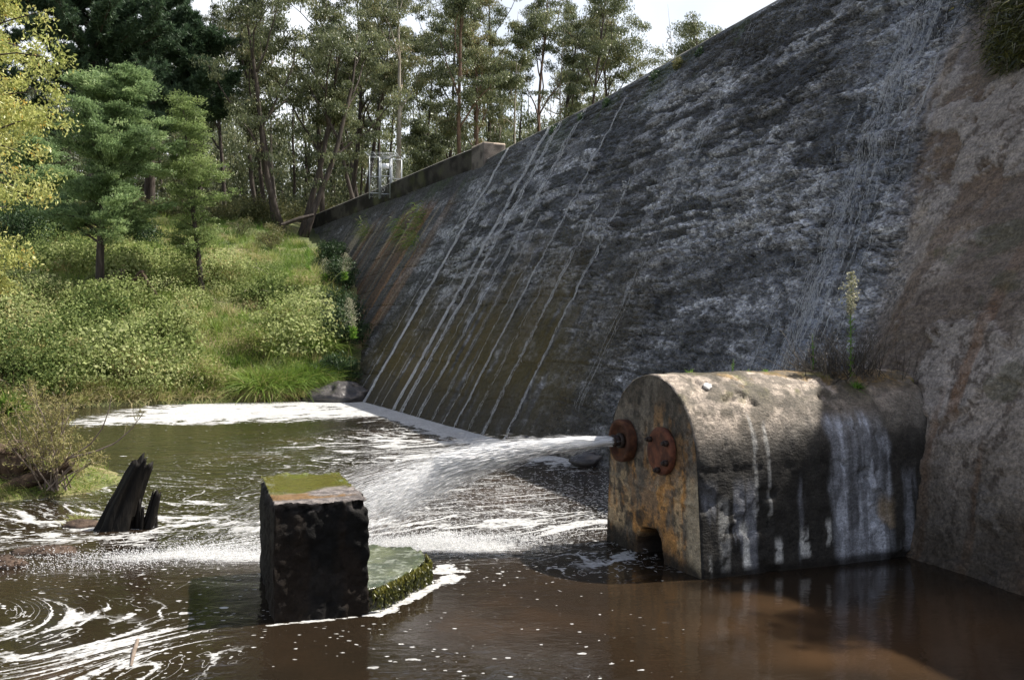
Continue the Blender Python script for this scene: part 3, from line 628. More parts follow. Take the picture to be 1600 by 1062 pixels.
    o = mb.build('water', m, smooth=True, attrs={'dens': dens, 'fleck': fleck, 'raft': raft, 'foot_line': line, 'splash': splash, 'jet_fall': jz, 'ring': ring, 'clear': clear, 'chop': np.clip(chop, 0, 2)})
    fa = o.data.attributes.new('flow', 'FLOAT_VECTOR', 'POINT'); fa.data.foreach_set('vector', np.stack([x, y, 0*x], -1).astype(np.float32).ravel())
    kind(o, 'structure')
make_water()

# ================================================================== OUTLET BLOCK
AX = unit(np.array([.925, .38, 0])); WX = np.array([-.38, .925, 0]); C0 = np.array([1.84, 13.2, 0])
def make_block():
    bk = empty('outlet_block', C0, 'stained concrete outlet block with rounded top projecting from the dam', 'outlet block')
    r, spring, base, bat = 1.12, 1.30, -.4, .10
    # profile from right foot over the arch to left foot
    prof = [(-1.25-.0+bat*(z-0)/spring*1.0, z) for z in np.linspace(base, spring, 46, endpoint=False)]
    prof += [(-.0-1.15*math.cos(a), spring+1.16*math.sin(a)) for a in np.linspace(0, math.pi, 90)]
    prof += [(1.25-bat*(z-0)/spring, z) for z in np.linspace(spring, base, 46)[1:]]
    prof = np.array(prof); n = len(prof)
    ls = np.concatenate([[0, .006, .02], np.linspace(.045, 4.6, 190)])
    U = np.broadcast_to(prof[:, 0], (len(ls), n)).copy(); Z = np.broadcast_to(prof[:, 1], (len(ls), n)).copy(); Ls = np.broadcast_to(ls[:, None], U.shape)
    cu, cz = 0., .9
    sh = np.where(Ls < .03, .985, 1.)        # softened arris
    sh = 1-(1-sh)
    U *= np.where(Ls < .001, .985, np.where(Ls < .01, .993, 1)); Z = np.where(Z > .2, cz+(Z-cz)*np.where(Ls < .001, .985, np.where(Ls < .01, .993, 1)), Z)
    arc = np.cumsum(np.concatenate([[0], np.hypot(*np.diff(prof, axis=0).T)])); Ar = np.broadcast_to(arc, U.shape)
    q = .05*(fbm(Ls*1.3, Ar*1.3, seed=400, o=5)-.5)+.035*(fbm(Ls*6, Ar*6, seed=401, o=4)-.5)
    crease = ((Ar < arc[46]) * 1.0)
    q += -.007*sstep(.03, 0, np.abs(Z-spring-.02*(vnoise(Ls*3, Ls*0, seed=402)-.5)))*(U < 0)
    q += -.05*sstep(.67, .72, fbm(Ls*2.2, Ar*3, seed=403, o=4))
    rad = unit(np.stack([U, np.maximum(Z-spring, 0)], -1)); 
    U2 = U+rad[..., 0]*q; Z2 = Z+rad[..., 1]*q
    P = C0+AX*Ls[..., None]+WX*U2[..., None]; P[..., 2] = Z2
    def sides_col():
        g = fbm(Ls*2, Ar*2, seed=410, o=5); fine = fbm(Ls*9, Ar*9, seed=411, o=4)
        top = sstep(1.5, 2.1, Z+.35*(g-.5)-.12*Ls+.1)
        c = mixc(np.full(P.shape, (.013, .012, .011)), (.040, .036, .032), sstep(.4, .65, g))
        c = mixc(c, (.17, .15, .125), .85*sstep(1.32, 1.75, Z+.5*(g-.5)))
        c = mixc(c, (.36, .295, .235), top*(.75+.35*(fine-.3)))  # paler top, its sunlit tone put into the colour
        c = mixc(c, (.16, .10, .03), .85*sstep(.47, .56, fbm(Ls*2.2, Ar*2.4, seed=412, o=7, g=.6))*sstep(2.15, 2.35, Z)*sstep(.5, .9, Ls))
        c = mixc(c, (.10, .10, .02), .7*sstep(.6, .68, fbm(Ls*3.2, Ar*3.4, seed=413, o=5))*sstep(2.0, 2.3, Z))
        c = mixc(c, (.055, .047, .032), .8*sstep(.50, .60, fbm(Ls*2.5+4, Ar*1.6, seed=414, o=7, g=.62))*top)
        c = mixc(c, (.10, .085, .065), .7*sstep(.54, .6, fbm(Ls*8, Ar*8, seed=478, o=4))*top)
        c = mixc(c, (.03, .027, .023), .75*sstep(1.95, 1.55, Z+.35*(fbm(Ls*3, Ar*.8, seed=479, o=5)-.5))*(U < 0))  # camera side darkened, its shade put into the colour
        # lime streaks on the side towards the camera
        lime = sstep(1.98, 2.1, Ls+.14*(fbm(Z*2.2, Ls*.8, seed=415, o=4)-.5)*2)*sstep(3.1, 2.9, Ls+.3*(fbm(Z*1.6, Ls*.4+5, seed=416, o=4)-.5))*sstep(2.02, 1.75, Z+.12*(g-.5))
        lime *= .35+.65*sstep(.42, .56, fbm(Ls*6, Ar*1.6, seed=417, o=5))
        c = mixc(c, (.40, .415, .46), .95*np.clip(lime*1.25, 0, 1)*(U < .2)*(.45+.55*sstep(.38, .56, fbm(Ls*11, Ar*1.1, seed=477, o=5))))
        l2 = sstep(.56, .68, fbm(Ls*5.2, Ar*.55, seed=418, o=5))*sstep(1.25, .95, Z)*(U < 0)
        c = mixc(c, (.22, .225, .25), .6*l2)
        for lx, w, z0, z1 in [(.66, .07, .10, .55), (1.15, .08, .14, .34), (1.55, .085, .18, .44), (1.95, .055, .30, .52), (.12, .05, .02, .2), (.35, .09, .06, .9), (.85, .03, .6, 1.9), (1.05, .03, .7, 1.8)]:
            k = sstep(w, w*.55, np.abs(Ls-lx)+.07*(fbm(Ls*9, Ar*5, seed=419, o=3)-.5))*sstep(z0-.05, z0, Z)*sstep(z1+.12, z1-.05, Z)
            c = mixc(c, (.56, .55, .52), (.85 if z1 < .6 else .35)*k*(U < 0)*sstep(.35, .5, fine+.1))
        c = mixc(c, (.30, .22, .13), .6*sstep(2.75, 2.85, Ls)*sstep(3.1, 2.95, Ls)*sstep(.9, .7, Z)*sstep(.5, .6, g)*(U < 0))
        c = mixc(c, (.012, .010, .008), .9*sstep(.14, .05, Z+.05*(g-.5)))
        return c*(.6+.8*fine)[..., None]
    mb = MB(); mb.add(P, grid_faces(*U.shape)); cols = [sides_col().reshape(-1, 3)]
    # front wall with the broken hole at the waterline
    zz = np.linspace(base, spring+1.16, 170); uu = np.linspace(-1, 1, 130)
    Zf, K = np.meshgrid(zz, uu, indexing='ij')
    half = np.where(Zf < spring, 1.25-bat*Zf/spring, 1.14*np.sqrt(np.maximum(1-((Zf-spring)/1.16)**2, 0)))*.985
    Uf = K*half; Zf2 = np.where(Zf > .2, cz+(Zf-cz)*.985, Zf)
    hd = np.hypot((Uf-.02-.05*(vnoise(Zf*7, Zf*0, seed=421)-.5))/.36, np.maximum(Zf, 0)/.42)+.25*(fbm(Uf*5, Zf*5, seed=420, o=4)-.5)
    wfr = .04*(fbm(Uf*1.5, Zf*1.5, seed=422, o=5)-.5)+.02*(fbm(Uf*7, Zf*7, seed=423, o=4)-.5)
    wfr += .016*sstep(.05, 0, np.abs(Zf-.92-.05*Uf))
    edge = sstep(1, .93, np.abs(K))*sstep(1.0, .985, (Zf-base)/(spring+1.16-base))
    depth = np.where(hd < 1, .5*sstep(1., .85, hd), 0)
    Pf = C0+AX*(depth-wfr*edge)[..., None]+WX*Uf[..., None]; Pf[..., 2] = Zf2
    mb.add(Pf, grid_faces(*Uf.shape))
    g = fbm(Uf*3, Zf*2, seed=430, o=5); fine = fbm(Uf*11, Zf*11, seed=431, o=4); Uw = Uf+.22*(fbm(Uf*3.1, Zf*2.0, seed=436, o=4)-.5); stk = .62*fbm(Uw*3.0, Zf*.45, seed=432, o=6, g=.6)+.38*fbm(Uf*4, Zf*3.2, seed=437, o=5); stk2 = .6*fbm(Uw*6, Zf*.7+5, seed=433, o=5)+.4*fbm(Uf*5, Zf*5, seed=438, o=4)
    c = mixc(np.full(Pf.shape, (.075, .060, .045)), (.17, .14, .105), sstep(.4, .6, g))
    c = mixc(c, (.035, .032, .028), .8*sstep(.5, .62, stk2)*sstep(1.2, 1.8, Zf))
    c = mixc(c, (.045, .038, .03), .75*sstep(1.75, 2.25, Zf+.4*(g-.5)))
    c = mixc(c, (.42, .21, .065), .92*sstep(.44, .56, stk)*sstep(1.42, 1.15, Zf+.25*(g-.5)))
    c = mixc(c, (.25, .13, .045), .6*sstep(.52, .6, stk)*sstep(1.0, 1.3, Zf)*sstep(2.2, 1.9, Zf))
    c = mixc(c, (.46, .34, .20), .7*sstep(.57, .68, stk2)*sstep(1.35, 1.0, Zf)*sstep(.05, .35, Zf))
    c = mixc(c, (.020, .015, .011), .8*sstep(.55, .64, .6*fbm(Uw*4.0+3, Zf*.6, seed=434, o=5)+.4*fbm(Uf*3, Zf*4, seed=439, o=4))*sstep(1.5, 1.0, Zf))
    c = mixc(c, (.03, .026, .022), .7*sstep(.60, .66, fbm(Uf*14, Zf*14, seed=440, o=3)))
    c = mixc(c, (.15, .13, .105), .6*sstep(.52, .62, fbm(Uf*2.3+7, Zf*2.3, seed=441, o=6, g=.62))*sstep(.4, .8, Zf))
    c = mixc(c, (.38, .31, .21), .8*sstep(-.86, -.95, Uf+.06*(g-.5))*sstep(1.3, 1.1, Zf))
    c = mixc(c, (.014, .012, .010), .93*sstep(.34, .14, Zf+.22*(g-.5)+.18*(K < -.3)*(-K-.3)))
    c = mixc(c, (.01, .008, .007), sstep(1.02, .9, hd))  # shade inside the hole painted near black
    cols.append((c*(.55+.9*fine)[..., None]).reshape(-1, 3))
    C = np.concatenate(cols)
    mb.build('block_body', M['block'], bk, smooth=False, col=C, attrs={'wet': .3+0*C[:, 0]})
    def disc(center, R, th, name, bolts, m_):
        th0 = th
        a = np.linspace(0, 2*np.pi, 64, endpoint=False)
        rings = [(0, R*.99), (th*.75, R), (th, R*.96), (th*1.02, R*.80), (th*1.0, R*.45), (th*1.0, .001)] if bolts else [(0, R*.98), (th*1.1, R), (th*1.35, R*.97), (th*1.38, R*.84), (th*1.25, R*.78), (th*.75, R*.72), (th*.72, R*.40), (th*.7, .001)]
        V = []
        for k, (o, rr) in enumerate(rings):
            w = 1+.035*(vnoise(np.cos(a)*3+5, np.sin(a)*3+k*.2, seed=440)-.5)
            V.append(center-AX*o+(WX[None]*np.cos(a)[:, None]+np.array([[0, 0, 1.]])*np.sin(a)[:, None])*(rr*w)[:, None])
        m = MB().add(np.stack(V), grid_faces(len(rings), 64, True))
        o = m.build(name, m_, bk, loc=center)
        for ang in bolts:
            bc = center-AX*th+(WX*math.cos(ang)+np.array([0, 0, 1.])*math.sin(ang))*R*.78
            bm = MB()
            for o0, o1, rr, sd in ((0, .055, .042, 6), (.055, .085, .024, 10)):
                tube(bm, [bc-AX*o0, bc-AX*o1], rr, sd)
            bo = bm.build('bolt', M['rust_dark'], o, loc=bc); bo.location = Vector(bc-center)
        return o
    f1 = C0+WX*.62+np.array([0, 0, 1.51])-AX*.012; f2 = C0-WX*.36+np.array([0, 0, 1.47])-AX*.012
    o1 = disc(f1, .295, .10, 'nozzle_flange', [], M['rust_brown'])
    o2 = disc(f2, .31, .07, 'blind_flange', [math.radians(k) for k in (35, 150, 212, 268)], M['rust'])
    o2['label'] = 'rust red blind flange bolted shut'
    nb = MB()
    for o0, rr in ((.10, .10), (.16, .10)): pass
    tube(nb, [f1-AX*.06, f1-AX*.13], .105, 20); tube(nb, [f1-AX*.13, f1-AX*.205], .078, 20); tube(nb, [f1-AX*.205, f1-AX*.225], .086, 20)
    no = nb.build('nozzle', M['rust_dark'], o1, loc=f1); no.location = (0, 0, 0)
    return f1-AX*.23
NOZ = make_block()
# small white stone patch on the barrel top, pipe by the weeds
def blob(mb, c, R, seed, amp=.3, nu=28, nv=18, t=.5):
    a = np.linspace(0, 2*np.pi, nu, endpoint=False); b = np.linspace(.02, np.pi-.02, nv)
    B, A = np.meshgrid(b, a, indexing='ij')
    D = np.stack([np.sin(B)*np.cos(A), np.sin(B)*np.sin(A), np.cos(B)], -1)
    k = 1+amp*2*(fbm(D[..., 0]*1.7+seed, D[..., 1]*1.7, D[..., 2]*1.7, seed=int(seed), o=5)-.5)
    mb.add(np.asarray(c)+D*k[..., None]*np.asarray(R), grid_faces(nv, nu, True), t)
mb = MB(); pc = C0+AX*.62+WX*-.52; pc[2] = 2.30
blob(mb, pc, (.13, .09, .03), 5, .3); o = mb.build('pale_stone', M['white_rock'], loc=pc, smooth=True); o.rotation_euler = (math.radians(28), 0, math.radians(22))
tag(o, 'small pale flat stone on the sunlit rounded top of the outlet block', 'stone')
pb = face_pt(np.array([14.35]), np.array([.225]))[0]+np.array([-.18, -.1, .02]); mb = MB()
d_ = unit(np.array([-.75, -.6, .1]))
for r_, l_ in ((.055, .0),):
    a = np.linspace(0, 2*np.pi, 24, endpoint=False); n1 = unit(np.cross(d_, [0, 0, 1.])); n2 = np.cross(d_, n1)
    rg = lambda rr, oo: pb+d_*oo+(np.cos(a)[:, None]*n1+np.sin(a)[:, None]*n2)*rr
    mb.add(np.stack([rg(.05, -.4), rg(.05, .12), rg(.055, .125), rg(.055, .135), rg(.036, .135), rg(.036, -.1), rg(.001, -.1)]), grid_faces(7, 24, True))
tag(mb.build('drain_pipe', M['pipe'], loc=pb, smooth=False), 'short shiny steel pipe end sticking out of weeds above the outlet block', 'pipe')

# ================================================================== WATER JET
def filaments(mb, P, D, L, w):
    n = len(P); D = unit(D); r = np.random.default_rng(n).normal(size=(n, 3)); S = unit(np.cross(D, r)); U = np.cross(D, S)
    L = L[:, None]; w = w[:, None]
    V = np.stack([P-D*L/2, P+S*w, P-S*w*.5+U*w*.87, P-S*w*.5-U*w*.87, P+D*L/2], 1).reshape(-1, 3)
    b = (np.arange(n)*5)[:, None, None]; f = np.array([[0, 2, 1], [0, 3, 2], [0, 1, 3], [4, 1, 2], [4, 2, 3], [4, 3, 1]])[None]
    mb.add(V, (b+f).reshape(-1, 3))
def make_jet():
    rng = np.random.default_rng(77)
    je = empty('water_jet', NOZ, 'white jet of water spraying left from the rusty nozzle of the outlet block', 'water jet')
    d0 = unit(np.array([-.985, -.05, -.03])); g = np.array([0, 0, -9.8])
    side = np.array([0, 1., 0])
    # solid core
    t = np.linspace(0, .17, 50); v0 = 9.0
    Pc = NOZ+d0*v0*t[:, None]+.5*g*(t**2)[:, None]
    a = np.linspace(0, 2*np.pi, 26, endpoint=False)
    R = np.interp(t, [0, .02, .06, .11, .17], [.055, .066, .085, .10, .02])
    rr = R[:, None]*(1+.5*(fbm(t[:, None]*40+np.cos(a)[None]*1.5, np.sin(a)[None]*1.5+t[:, None]*12, seed=500, o=4)-.5))
    V = Pc[:, None]+rr[..., None]*(np.cos(a)[None, :, None]*side+np.sin(a)[None, :, None]*np.array([0, 0, 1.]))
    MB().add(V, grid_faces(50, 26, True)).build('jet_core', M['spray'], je, smooth=True)
    mb = MB()
    def burst(n, sp, sz, tmax, v=(7, 10), lens=(.05, .2), w=(.003, .008), bias=(0, 0), pw=1.):
        k = rng.random(n)**pw*tmax
        dirs = unit(d0+rng.normal(size=(n, 1))*sp*side+bias[0]*side+np.array([0, 0, 1.])*(rng.normal(size=(n, 1))*sz+bias[1]))
        vv = rng.uniform(*v, n)[:, None]*dirs
        P = NOZ+vv*k[:, None]+.5*g*(k**2)[:, None]+rng.normal(size=(n, 3))*.02
        D = vv+g*k[:, None]
        ok = P[:, 2] > .0
        n2 = ok.sum()
        filaments(mb, P[ok], D[ok], rng.uniform(*lens, n2), rng.uniform(*w, n2))
    burst(17000, .040, .026, .22, v=(8, 11), lens=(.10, .40), w=(.003, .008), pw=.8)
    burst(5500, .07, .036, .42, lens=(.08, .30), w=(.0015, .004), bias=(.03, 0))
    mb.build('spray', M['spray'], je); mb = MB()
    burst(12000, .11, .045, .58, v=(6.5, 11), lens=(.06, .25), w=(.0010, .0024), bias=(.06, .005))
    burst(13000, .20, .045, .60, v=(6.5, 11.5), lens=(.05, .22), w=(.0008, .0020), bias=(.20, .02))
    burst(1800, .06, .10, .10, v=(6, 9), lens=(.03, .1), w=(.0015, .003), bias=(0, -.08))
    mb.build('mist', M['mist'], je); mb = MB()
    # splash where the falling water meets the pool
    mb = MB(); n = 17000
    which = rng.random(n)
    X = np.where(which < .45, rng.normal(-.9, .85, n), np.where(which < .8, rng.normal(-4.2, 1.25, n), rng.normal(-2.4, 1.6, n)))
    Yc = 14.1+(X+.9)*.24+.7*(fbm(X*.9, X*0, seed=510, o=3)-.5)
    Y = rng.normal(Yc, .27, n); Z = rng.exponential(.07, n)*np.exp(-((Y-Yc)/.35)**2)+.004
    P = np.stack([X, Y, Z], 1); D = np.stack([rng.normal(-.8, .4, n), rng.normal(0, .4, n), rng.normal(.3, .5, n)], 1)
    filaments(mb, P, D, rng.uniform(.01, .04, n), rng.uniform(.0018, .0055, n))
    n = 2600; X = rng.uniform(-2.5, 2.0, n); Y = rng.normal(17.5, 2.0, n); Z = rng.exponential(.03, n)+.004
    filaments(mb, np.stack([X, Y, Z], 1), np.stack([rng.normal(-1, .3, n), rng.normal(.2, .3, n), rng.normal(0, .3, n)], 1), rng.uniform(.02, .10, n), rng.uniform(.002, .005, n))
    mb.build('splash', M['spray'], je)
make_jet()

# ================================================================== PIER AND SLAB
def prism(mb, loop, z0, z1, nseg, nz, amp, seed, topamp=.03, ntop=26, topz=None):
    """rough concrete prism: walls from a closed loop plus a displaced top sheet"""
    loop = np.asarray(loop, float); k = len(loop); pts = []
    for i in range(k):
        for j in range(nseg): pts.append(loop[i]+(loop[(i+1) % k]-loop[i])*j/nseg)
    pts = np.array(pts); cen = loop.mean(0)
    zs = np.linspace(z0, z1, nz)
    V = np.stack([np.concatenate([pts, np.full((len(pts), 1), z)], 1) for z in zs], 0)
    # concentric rings to close the top
    for f in np.linspace(1, 0, ntop)[1:]:
        V = np.concatenate([V, np.concatenate([cen+(pts-cen)*max(f, .001), np.full((len(pts), 1), z1)], 1)[None]], 0)
    out = V[..., :2]-cen; out = np.concatenate([unit(out), np.zeros(V.shape[:2]+(1,))], -1)
    d = fbm(V[..., 0]*3+V[..., 2], V[..., 1]*3, V[..., 2]*3, seed=seed, o=5)-.5; d2 = fbm(V[..., 0]*13, V[..., 1]*13, V[..., 2]*13, seed=seed+7, o=4)-.5
    wallm = (np.arange(V.shape[0]) < nz)[:, None]*1.0
    chip = sstep(.10, 0, (z1-V[..., 2]))*wallm*sstep(.45, .62, fbm(V[..., 0]*6, V[..., 1]*6, V[..., 2]*2, seed=seed+3, o=3))
    chip2 = sstep(.30, 0, (z1-V[..., 2]))*wallm*sstep(.55, .64, fbm(V[..., 0]*2.6, V[..., 1]*2.6, V[..., 2]*1.5, seed=seed+5, o=4))
    V = V+out*((amp*d+amp*.8*d2)*wallm-.075*chip-.07*chip2)[..., None]
    edge_ = np.clip(1-np.min(np.stack([np.hypot(V[..., 0]-q[0], V[..., 1]-q[1]) for q in pts[::2]]), 0)/.16, 0, 1)
    V[..., 2] += (1-wallm)*topamp*(1.6*d+1.2*d2)*(.35+(.066/topamp)*edge_)-.05*chip
    mb.add(V, grid_faces(*V.shape[:2], True))
    return V, np.broadcast_to(wallm, V.shape[:2])
def make_pier():
    A_, B_ = np.array([-2.46, 10.24]), np.array([-1.53, 10.56]); wv = unit(np.array([-.305, .952]))
    loop = [A_, B_, B_+wv*2.25, A_+wv*2.25]
    pr = empty('concrete_pier', (-2.3, 11.4, 0), 'square black wet concrete pier standing in the pool with algae on its flat top', 'pier')
    mb = MB(); V, wm = prism(mb, loop, -.5, 1.22, 46, 64, .10, 600, .012, 46)
    # puddle: dished top
    g = fbm(V[..., 0]*2.5, V[..., 1]*2.5, V[..., 2]*2.5, seed=610, o=5); fine = fbm(V[..., 0]*14, V[..., 1]*14, V[..., 2]*14, seed=611, o=4)
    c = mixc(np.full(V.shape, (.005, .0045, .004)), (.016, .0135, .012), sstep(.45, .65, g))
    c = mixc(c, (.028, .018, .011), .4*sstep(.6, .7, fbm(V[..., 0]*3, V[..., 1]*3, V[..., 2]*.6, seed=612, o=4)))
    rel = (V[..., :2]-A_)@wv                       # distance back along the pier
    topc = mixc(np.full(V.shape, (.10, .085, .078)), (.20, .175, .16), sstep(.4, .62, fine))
    alg = sstep(.75, 1.0, rel+.4*(g-.5)*2)
    topc = mixc(topc, (.16, .085, .02), .8*sstep(.30, .42, rel+.5*(g-.5))*sstep(.8, .6, rel)*sstep(.5, .56, g))
    topc = mixc(topc, (.095, .088, .018), alg)
    topc = mixc(topc, (.10, .12, .015), alg*.6*sstep(.45, .6, fbm(V[..., 0]*3, V[..., 1]*1.6, seed=613, o=4)))
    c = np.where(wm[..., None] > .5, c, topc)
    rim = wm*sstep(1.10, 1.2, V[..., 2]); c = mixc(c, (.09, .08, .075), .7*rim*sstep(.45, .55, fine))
    wet = np.where(wm > .5, .10, .35+.65*alg)
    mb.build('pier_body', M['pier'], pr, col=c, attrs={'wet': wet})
    sl = [(-1.50, 10.52), (-.99, 11.86), (-1.20, 12.75), (-2.05, 12.95), (-2.05, 10.9)]
    s = empty('mossy_slab', (-1.5, 11.7, 0), 'low green slimy concrete slab at water level, right of the black pier', 'slab')
    cl_ = np.array(sl)
    for _ in range(3):
        nx_ = np.roll(cl_, -1, 0); cl_ = np.stack([cl_*.8+nx_*.2, cl_*.2+nx_*.8], 1).reshape(-1, 2)
    mb = MB(); V, wm = prism(mb, cl_, -.4, .24, 6, 26, .06, 640, .03, 40)
    g = fbm(V[..., 0]*3, V[..., 1]*3, V[..., 2]*3, seed=650, o=5); fine = fbm(V[..., 0]*14, V[..., 1]*14, V[..., 2]*14, seed=651, o=4)
    c = mixc(np.full(V.shape, (.040, .052, .022)), (.085, .10, .045), sstep(.4, .62, g))
    c = mixc(c, (.30, .32, .27), .45*sstep(.5, .7, fine)*(1-wm))
    c = np.where(wm[..., None] > .5, mixc(np.full(V.shape, (.012, .012, .006)), (.055, .06, .012), sstep(.5, .62, fine)), c)
    mb.build('slab_body', M['pier'], s, col=c, attrs={'wet': .9+0*wm})
    rng = np.random.default_rng(5); mm = MB(); n = 5200
    e = rng.random(n); a, b = np.array(sl[0]), np.array(sl[1]); cpt = np.array(sl[2])
    xy = np.where((e < .8)[:, None], a+(b-a)*(e/.8)[:, None], b+(cpt-b)*((e-.8)/.2)[:, None]*.5)
    z = rng.random(n)**.8*.26; nrm = np.array([.93, -.36])
    dens = fbm(xy[:, 0]*14, xy[:, 1]*14, seed=652, o=3); ok = dens+.25*(z/.26) > .5
    P = np.concatenate([xy+nrm*(.015+rng.random((n, 1))*.03), z[:, None]], 1)[ok]; n = len(P)
    leaves(mm, P, np.stack([rng.normal(.3, .3, n), rng.normal(-.2, .3, n), rng.normal(-1, .3, n)], 1), rng.normal(size=(n, 3)), rng.uniform(.02, .06, n), rng.uniform(.008, .02, n), np.clip(rng.normal(.35, .25, n)+.5*(P[:, 2] > .19), 0, 1))
    mm.build('moss_fringe', M['moss'], s)
make_pier()

# ================================================================== STUMP, LOGS, DEBRIS
def rough_log(mb, P, R, seed, sides=22, amp=.35, grain=3.0, splinter=0.):
    P = np.asarray(P, float); n = len(P); R = np.asarray(R, float)
    T = unit(np.gradient(P, axis=0)); ref = np.array([0, 1., .1]); N = unit(np.cross(T, ref)); B = np.cross(T, N)
    a = np.linspace(0, 2*np.pi, sides, endpoint=False); f = np.linspace(0, 1, n)
    k = 1+amp*2*(fbm(np.cos(a)[None]*grain+seed, np.sin(a)[None]*grain+f[:, None]*1.2, seed=int(seed), o=4)-.5)
    V = P[:, None]+(R[:, None]*k)[..., None]*(np.cos(a)[None, :, None]*N[:, None]+np.sin(a)[None, :, None]*B[:, None])
    if splinter:
        e = splinter*(vnoise(np.cos(a)*4+seed, np.sin(a)*4, seed=int(seed)+1)-.4); w = sstep(.75, 1, f)
        V = V+T[:, None]*(w[:, None]*e[None])[..., None]
    V = np.concatenate([V, V[-1:].mean(1, keepdims=True)+(V[-1:]-V[-1:].mean(1, keepdims=True))*.02-T[-1]*R[-1]*.7], 0)
    mb.add(V, grid_faces(n+1, sides, True))
sb = on_water(188, 826)
st = empty('broken_stump', sb, 'black rotten stump leaning right out of the foam, its tip splintered', 'stump')
tip = at(223, 724, sb[1]+.1); mb = MB()
f = np.linspace(0, 1, 26); Pn = sb+np.array([-.12, 0, -.3])+(tip-sb-np.array([-.12, 0, -.3]))*f[:, None]; Pn[:, 0] += -.05*np.sin(f*np.pi)
rough_log(mb, Pn, np.interp(f, [0, .25, .6, 1], [.36, .27, .19, .15]), 31, 36, .42, 4.2, .26)
for k, (ox, h, r) in enumerate([(.33, .34, .05), (.42, .22, .04), (.24, .42, .06), (.50, .36, .035)]):
    q = sb+np.array([ox, -.05+.04*k, -.1]); fs = np.linspace(0, 1, 9)
    rough_log(mb, q+np.array([.03, 0, h+.1])*fs[:, None], r*(1-.6*fs), 40+k, 10, .35, 2, .1)
ob = mb.build('stump_wood', M['black_wood'], st)
sb2 = on_water(236, 826); mb = MB()
for k, (p0, p1, r) in enumerate([((230, 828), (247, 772), .085), ((222, 826), (240, 770), .045), ((212, 826), (216, 796), .04), ((205, 826), (207, 800), .03)]):
    a_ = at(p0[0], p0[1]+8, sb2[1]); b_ = at(p1[0], p1[1], sb2[1]+.05); fs = np.linspace(0, 1, 12)
    rough_log(mb, a_+(b_-a_)*fs[:, None], r*(1-.45*fs), 50+k, 12, .35, 2.2, .14)
tag(mb.build('stump_splinter', M['black_wood'], loc=sb2), 'cluster of thin black wooden splinters standing right of the big leaning stump', 'stump')
def log_thing(name, pts, radii, m_, label, seed, amp=.3, cat='log'):
    mb = MB(); pts = np.array(pts); k = np.linspace(0, len(pts)-1, 26)
    P = np.stack([np.interp(k, np.arange(len(pts)), pts[:, i]) for i in range(3)], 1); R = np.interp(k, np.arange(len(pts)), radii)
    rough_log(mb, P, R, seed, 18, amp, 2.4, .1)
    return tag(mb.build(name, m_, loc=P[0]), label, cat)
log_thing('fallen_log', [at(-15, 775, 18.0), at(40, 752, 18.2), at(112, 728, 18.4)], [.15, .14, .11], M['root'], 'dark log lying behind the willow shrub on the left islet', 61)
log_thing('fallen_log', [at(150, 448, 50.5), at(180, 432, 51), at(196, 424, 51.3)], [.32, .28, .2], M['log'], 'pale fallen log on the bank beside the dark wattle trunk', 62)
log_thing('dead_branch', [at(205, 443, 50), at(222, 424, 50.2), at(228, 436, 50), at(246, 462, 49.5)], [.10, .12, .09, .05], M['root'], 'bent brown dead branch standing on the bank right of the pale log', 63, cat='branch')
log_thing('fallen_log', [at(0, 462, 47), at(28, 452, 47.5), at(60, 446, 48)], [.12, .16, .1], M['log'], 'thin grey log in long grass at the left edge of the bank', 64)
log_thing('fallen_log', [at(440, 352, 73), at(468, 342, 73.5), at(490, 336, 74)], [.12, .15, .10], M['bark'], 'dark log at the foot of the many-stemmed eucalypt beside the parapet', 65)
log_thing('floating_stick', [on_water(203, 1042)+[0, 0, .0], on_water(208, 1020)+[0, 0, .01], on_water(214, 1000)+[0, 0, .0]], [.012, .02, .016], M['log'], 'short pale stick floating in the foam curl at the bottom left', 66, cat='stick')
# root mass on the left islet
rc = at(8, 722, 18.6); mb = MB(); blob(mb, rc, (.60, .5, .42), 71, .55, 40, 30)
rng = np.random.default_rng(3)
for k in range(26):
    a = rng.uniform(0, 2*np.pi); p0 = rc+np.array([rng.normal()*.25, -.2+rng.normal()*.2, rng.normal()*.2]); dd = unit(np.array([math.cos(a), -abs(math.sin(a))*.5, rng.normal()*.7]))
    fs = np.linspace(0, 1, 8)[:, None]; tube(mb, p0+dd*fs*rng.uniform(.4, .9)+np.array([0, 0, -.25])*fs**2+rng.normal(size=(8, 3))*.02, np.linspace(.035, .008, 8), 5)
tag(mb.build('root_mass', M['root'], loc=rc), 'upturned brown root mass at the left edge behind the willow shrub', 'root')
for lab, px, py, R, sd in [('low brown debris mound in the foam below the leaning stump', 72, 862, (.42, .22, .07), 81), ('dark wet debris at the left edge of the pool', 6, 884, (.28, .2, .12), 82)]:
    c = on_water(px, py); mb = MB(); blob(mb, c, R, sd, .5)
    rng = np.random.default_rng(sd); n = 260; P = cloud(rng, c+np.array([0, 0, R[2]*.5]), np.array(R)*1.1, n); P[:, 2] = np.abs(P[:, 2])*.8
    leaves(mb, P, rng.normal(size=(n, 3))*[1, 1, .3], rng.normal(size=(n, 3)), .09, .012, .5)
    tag(mb.build('debris_mound', M['soil'], loc=c), lab, 'debris')
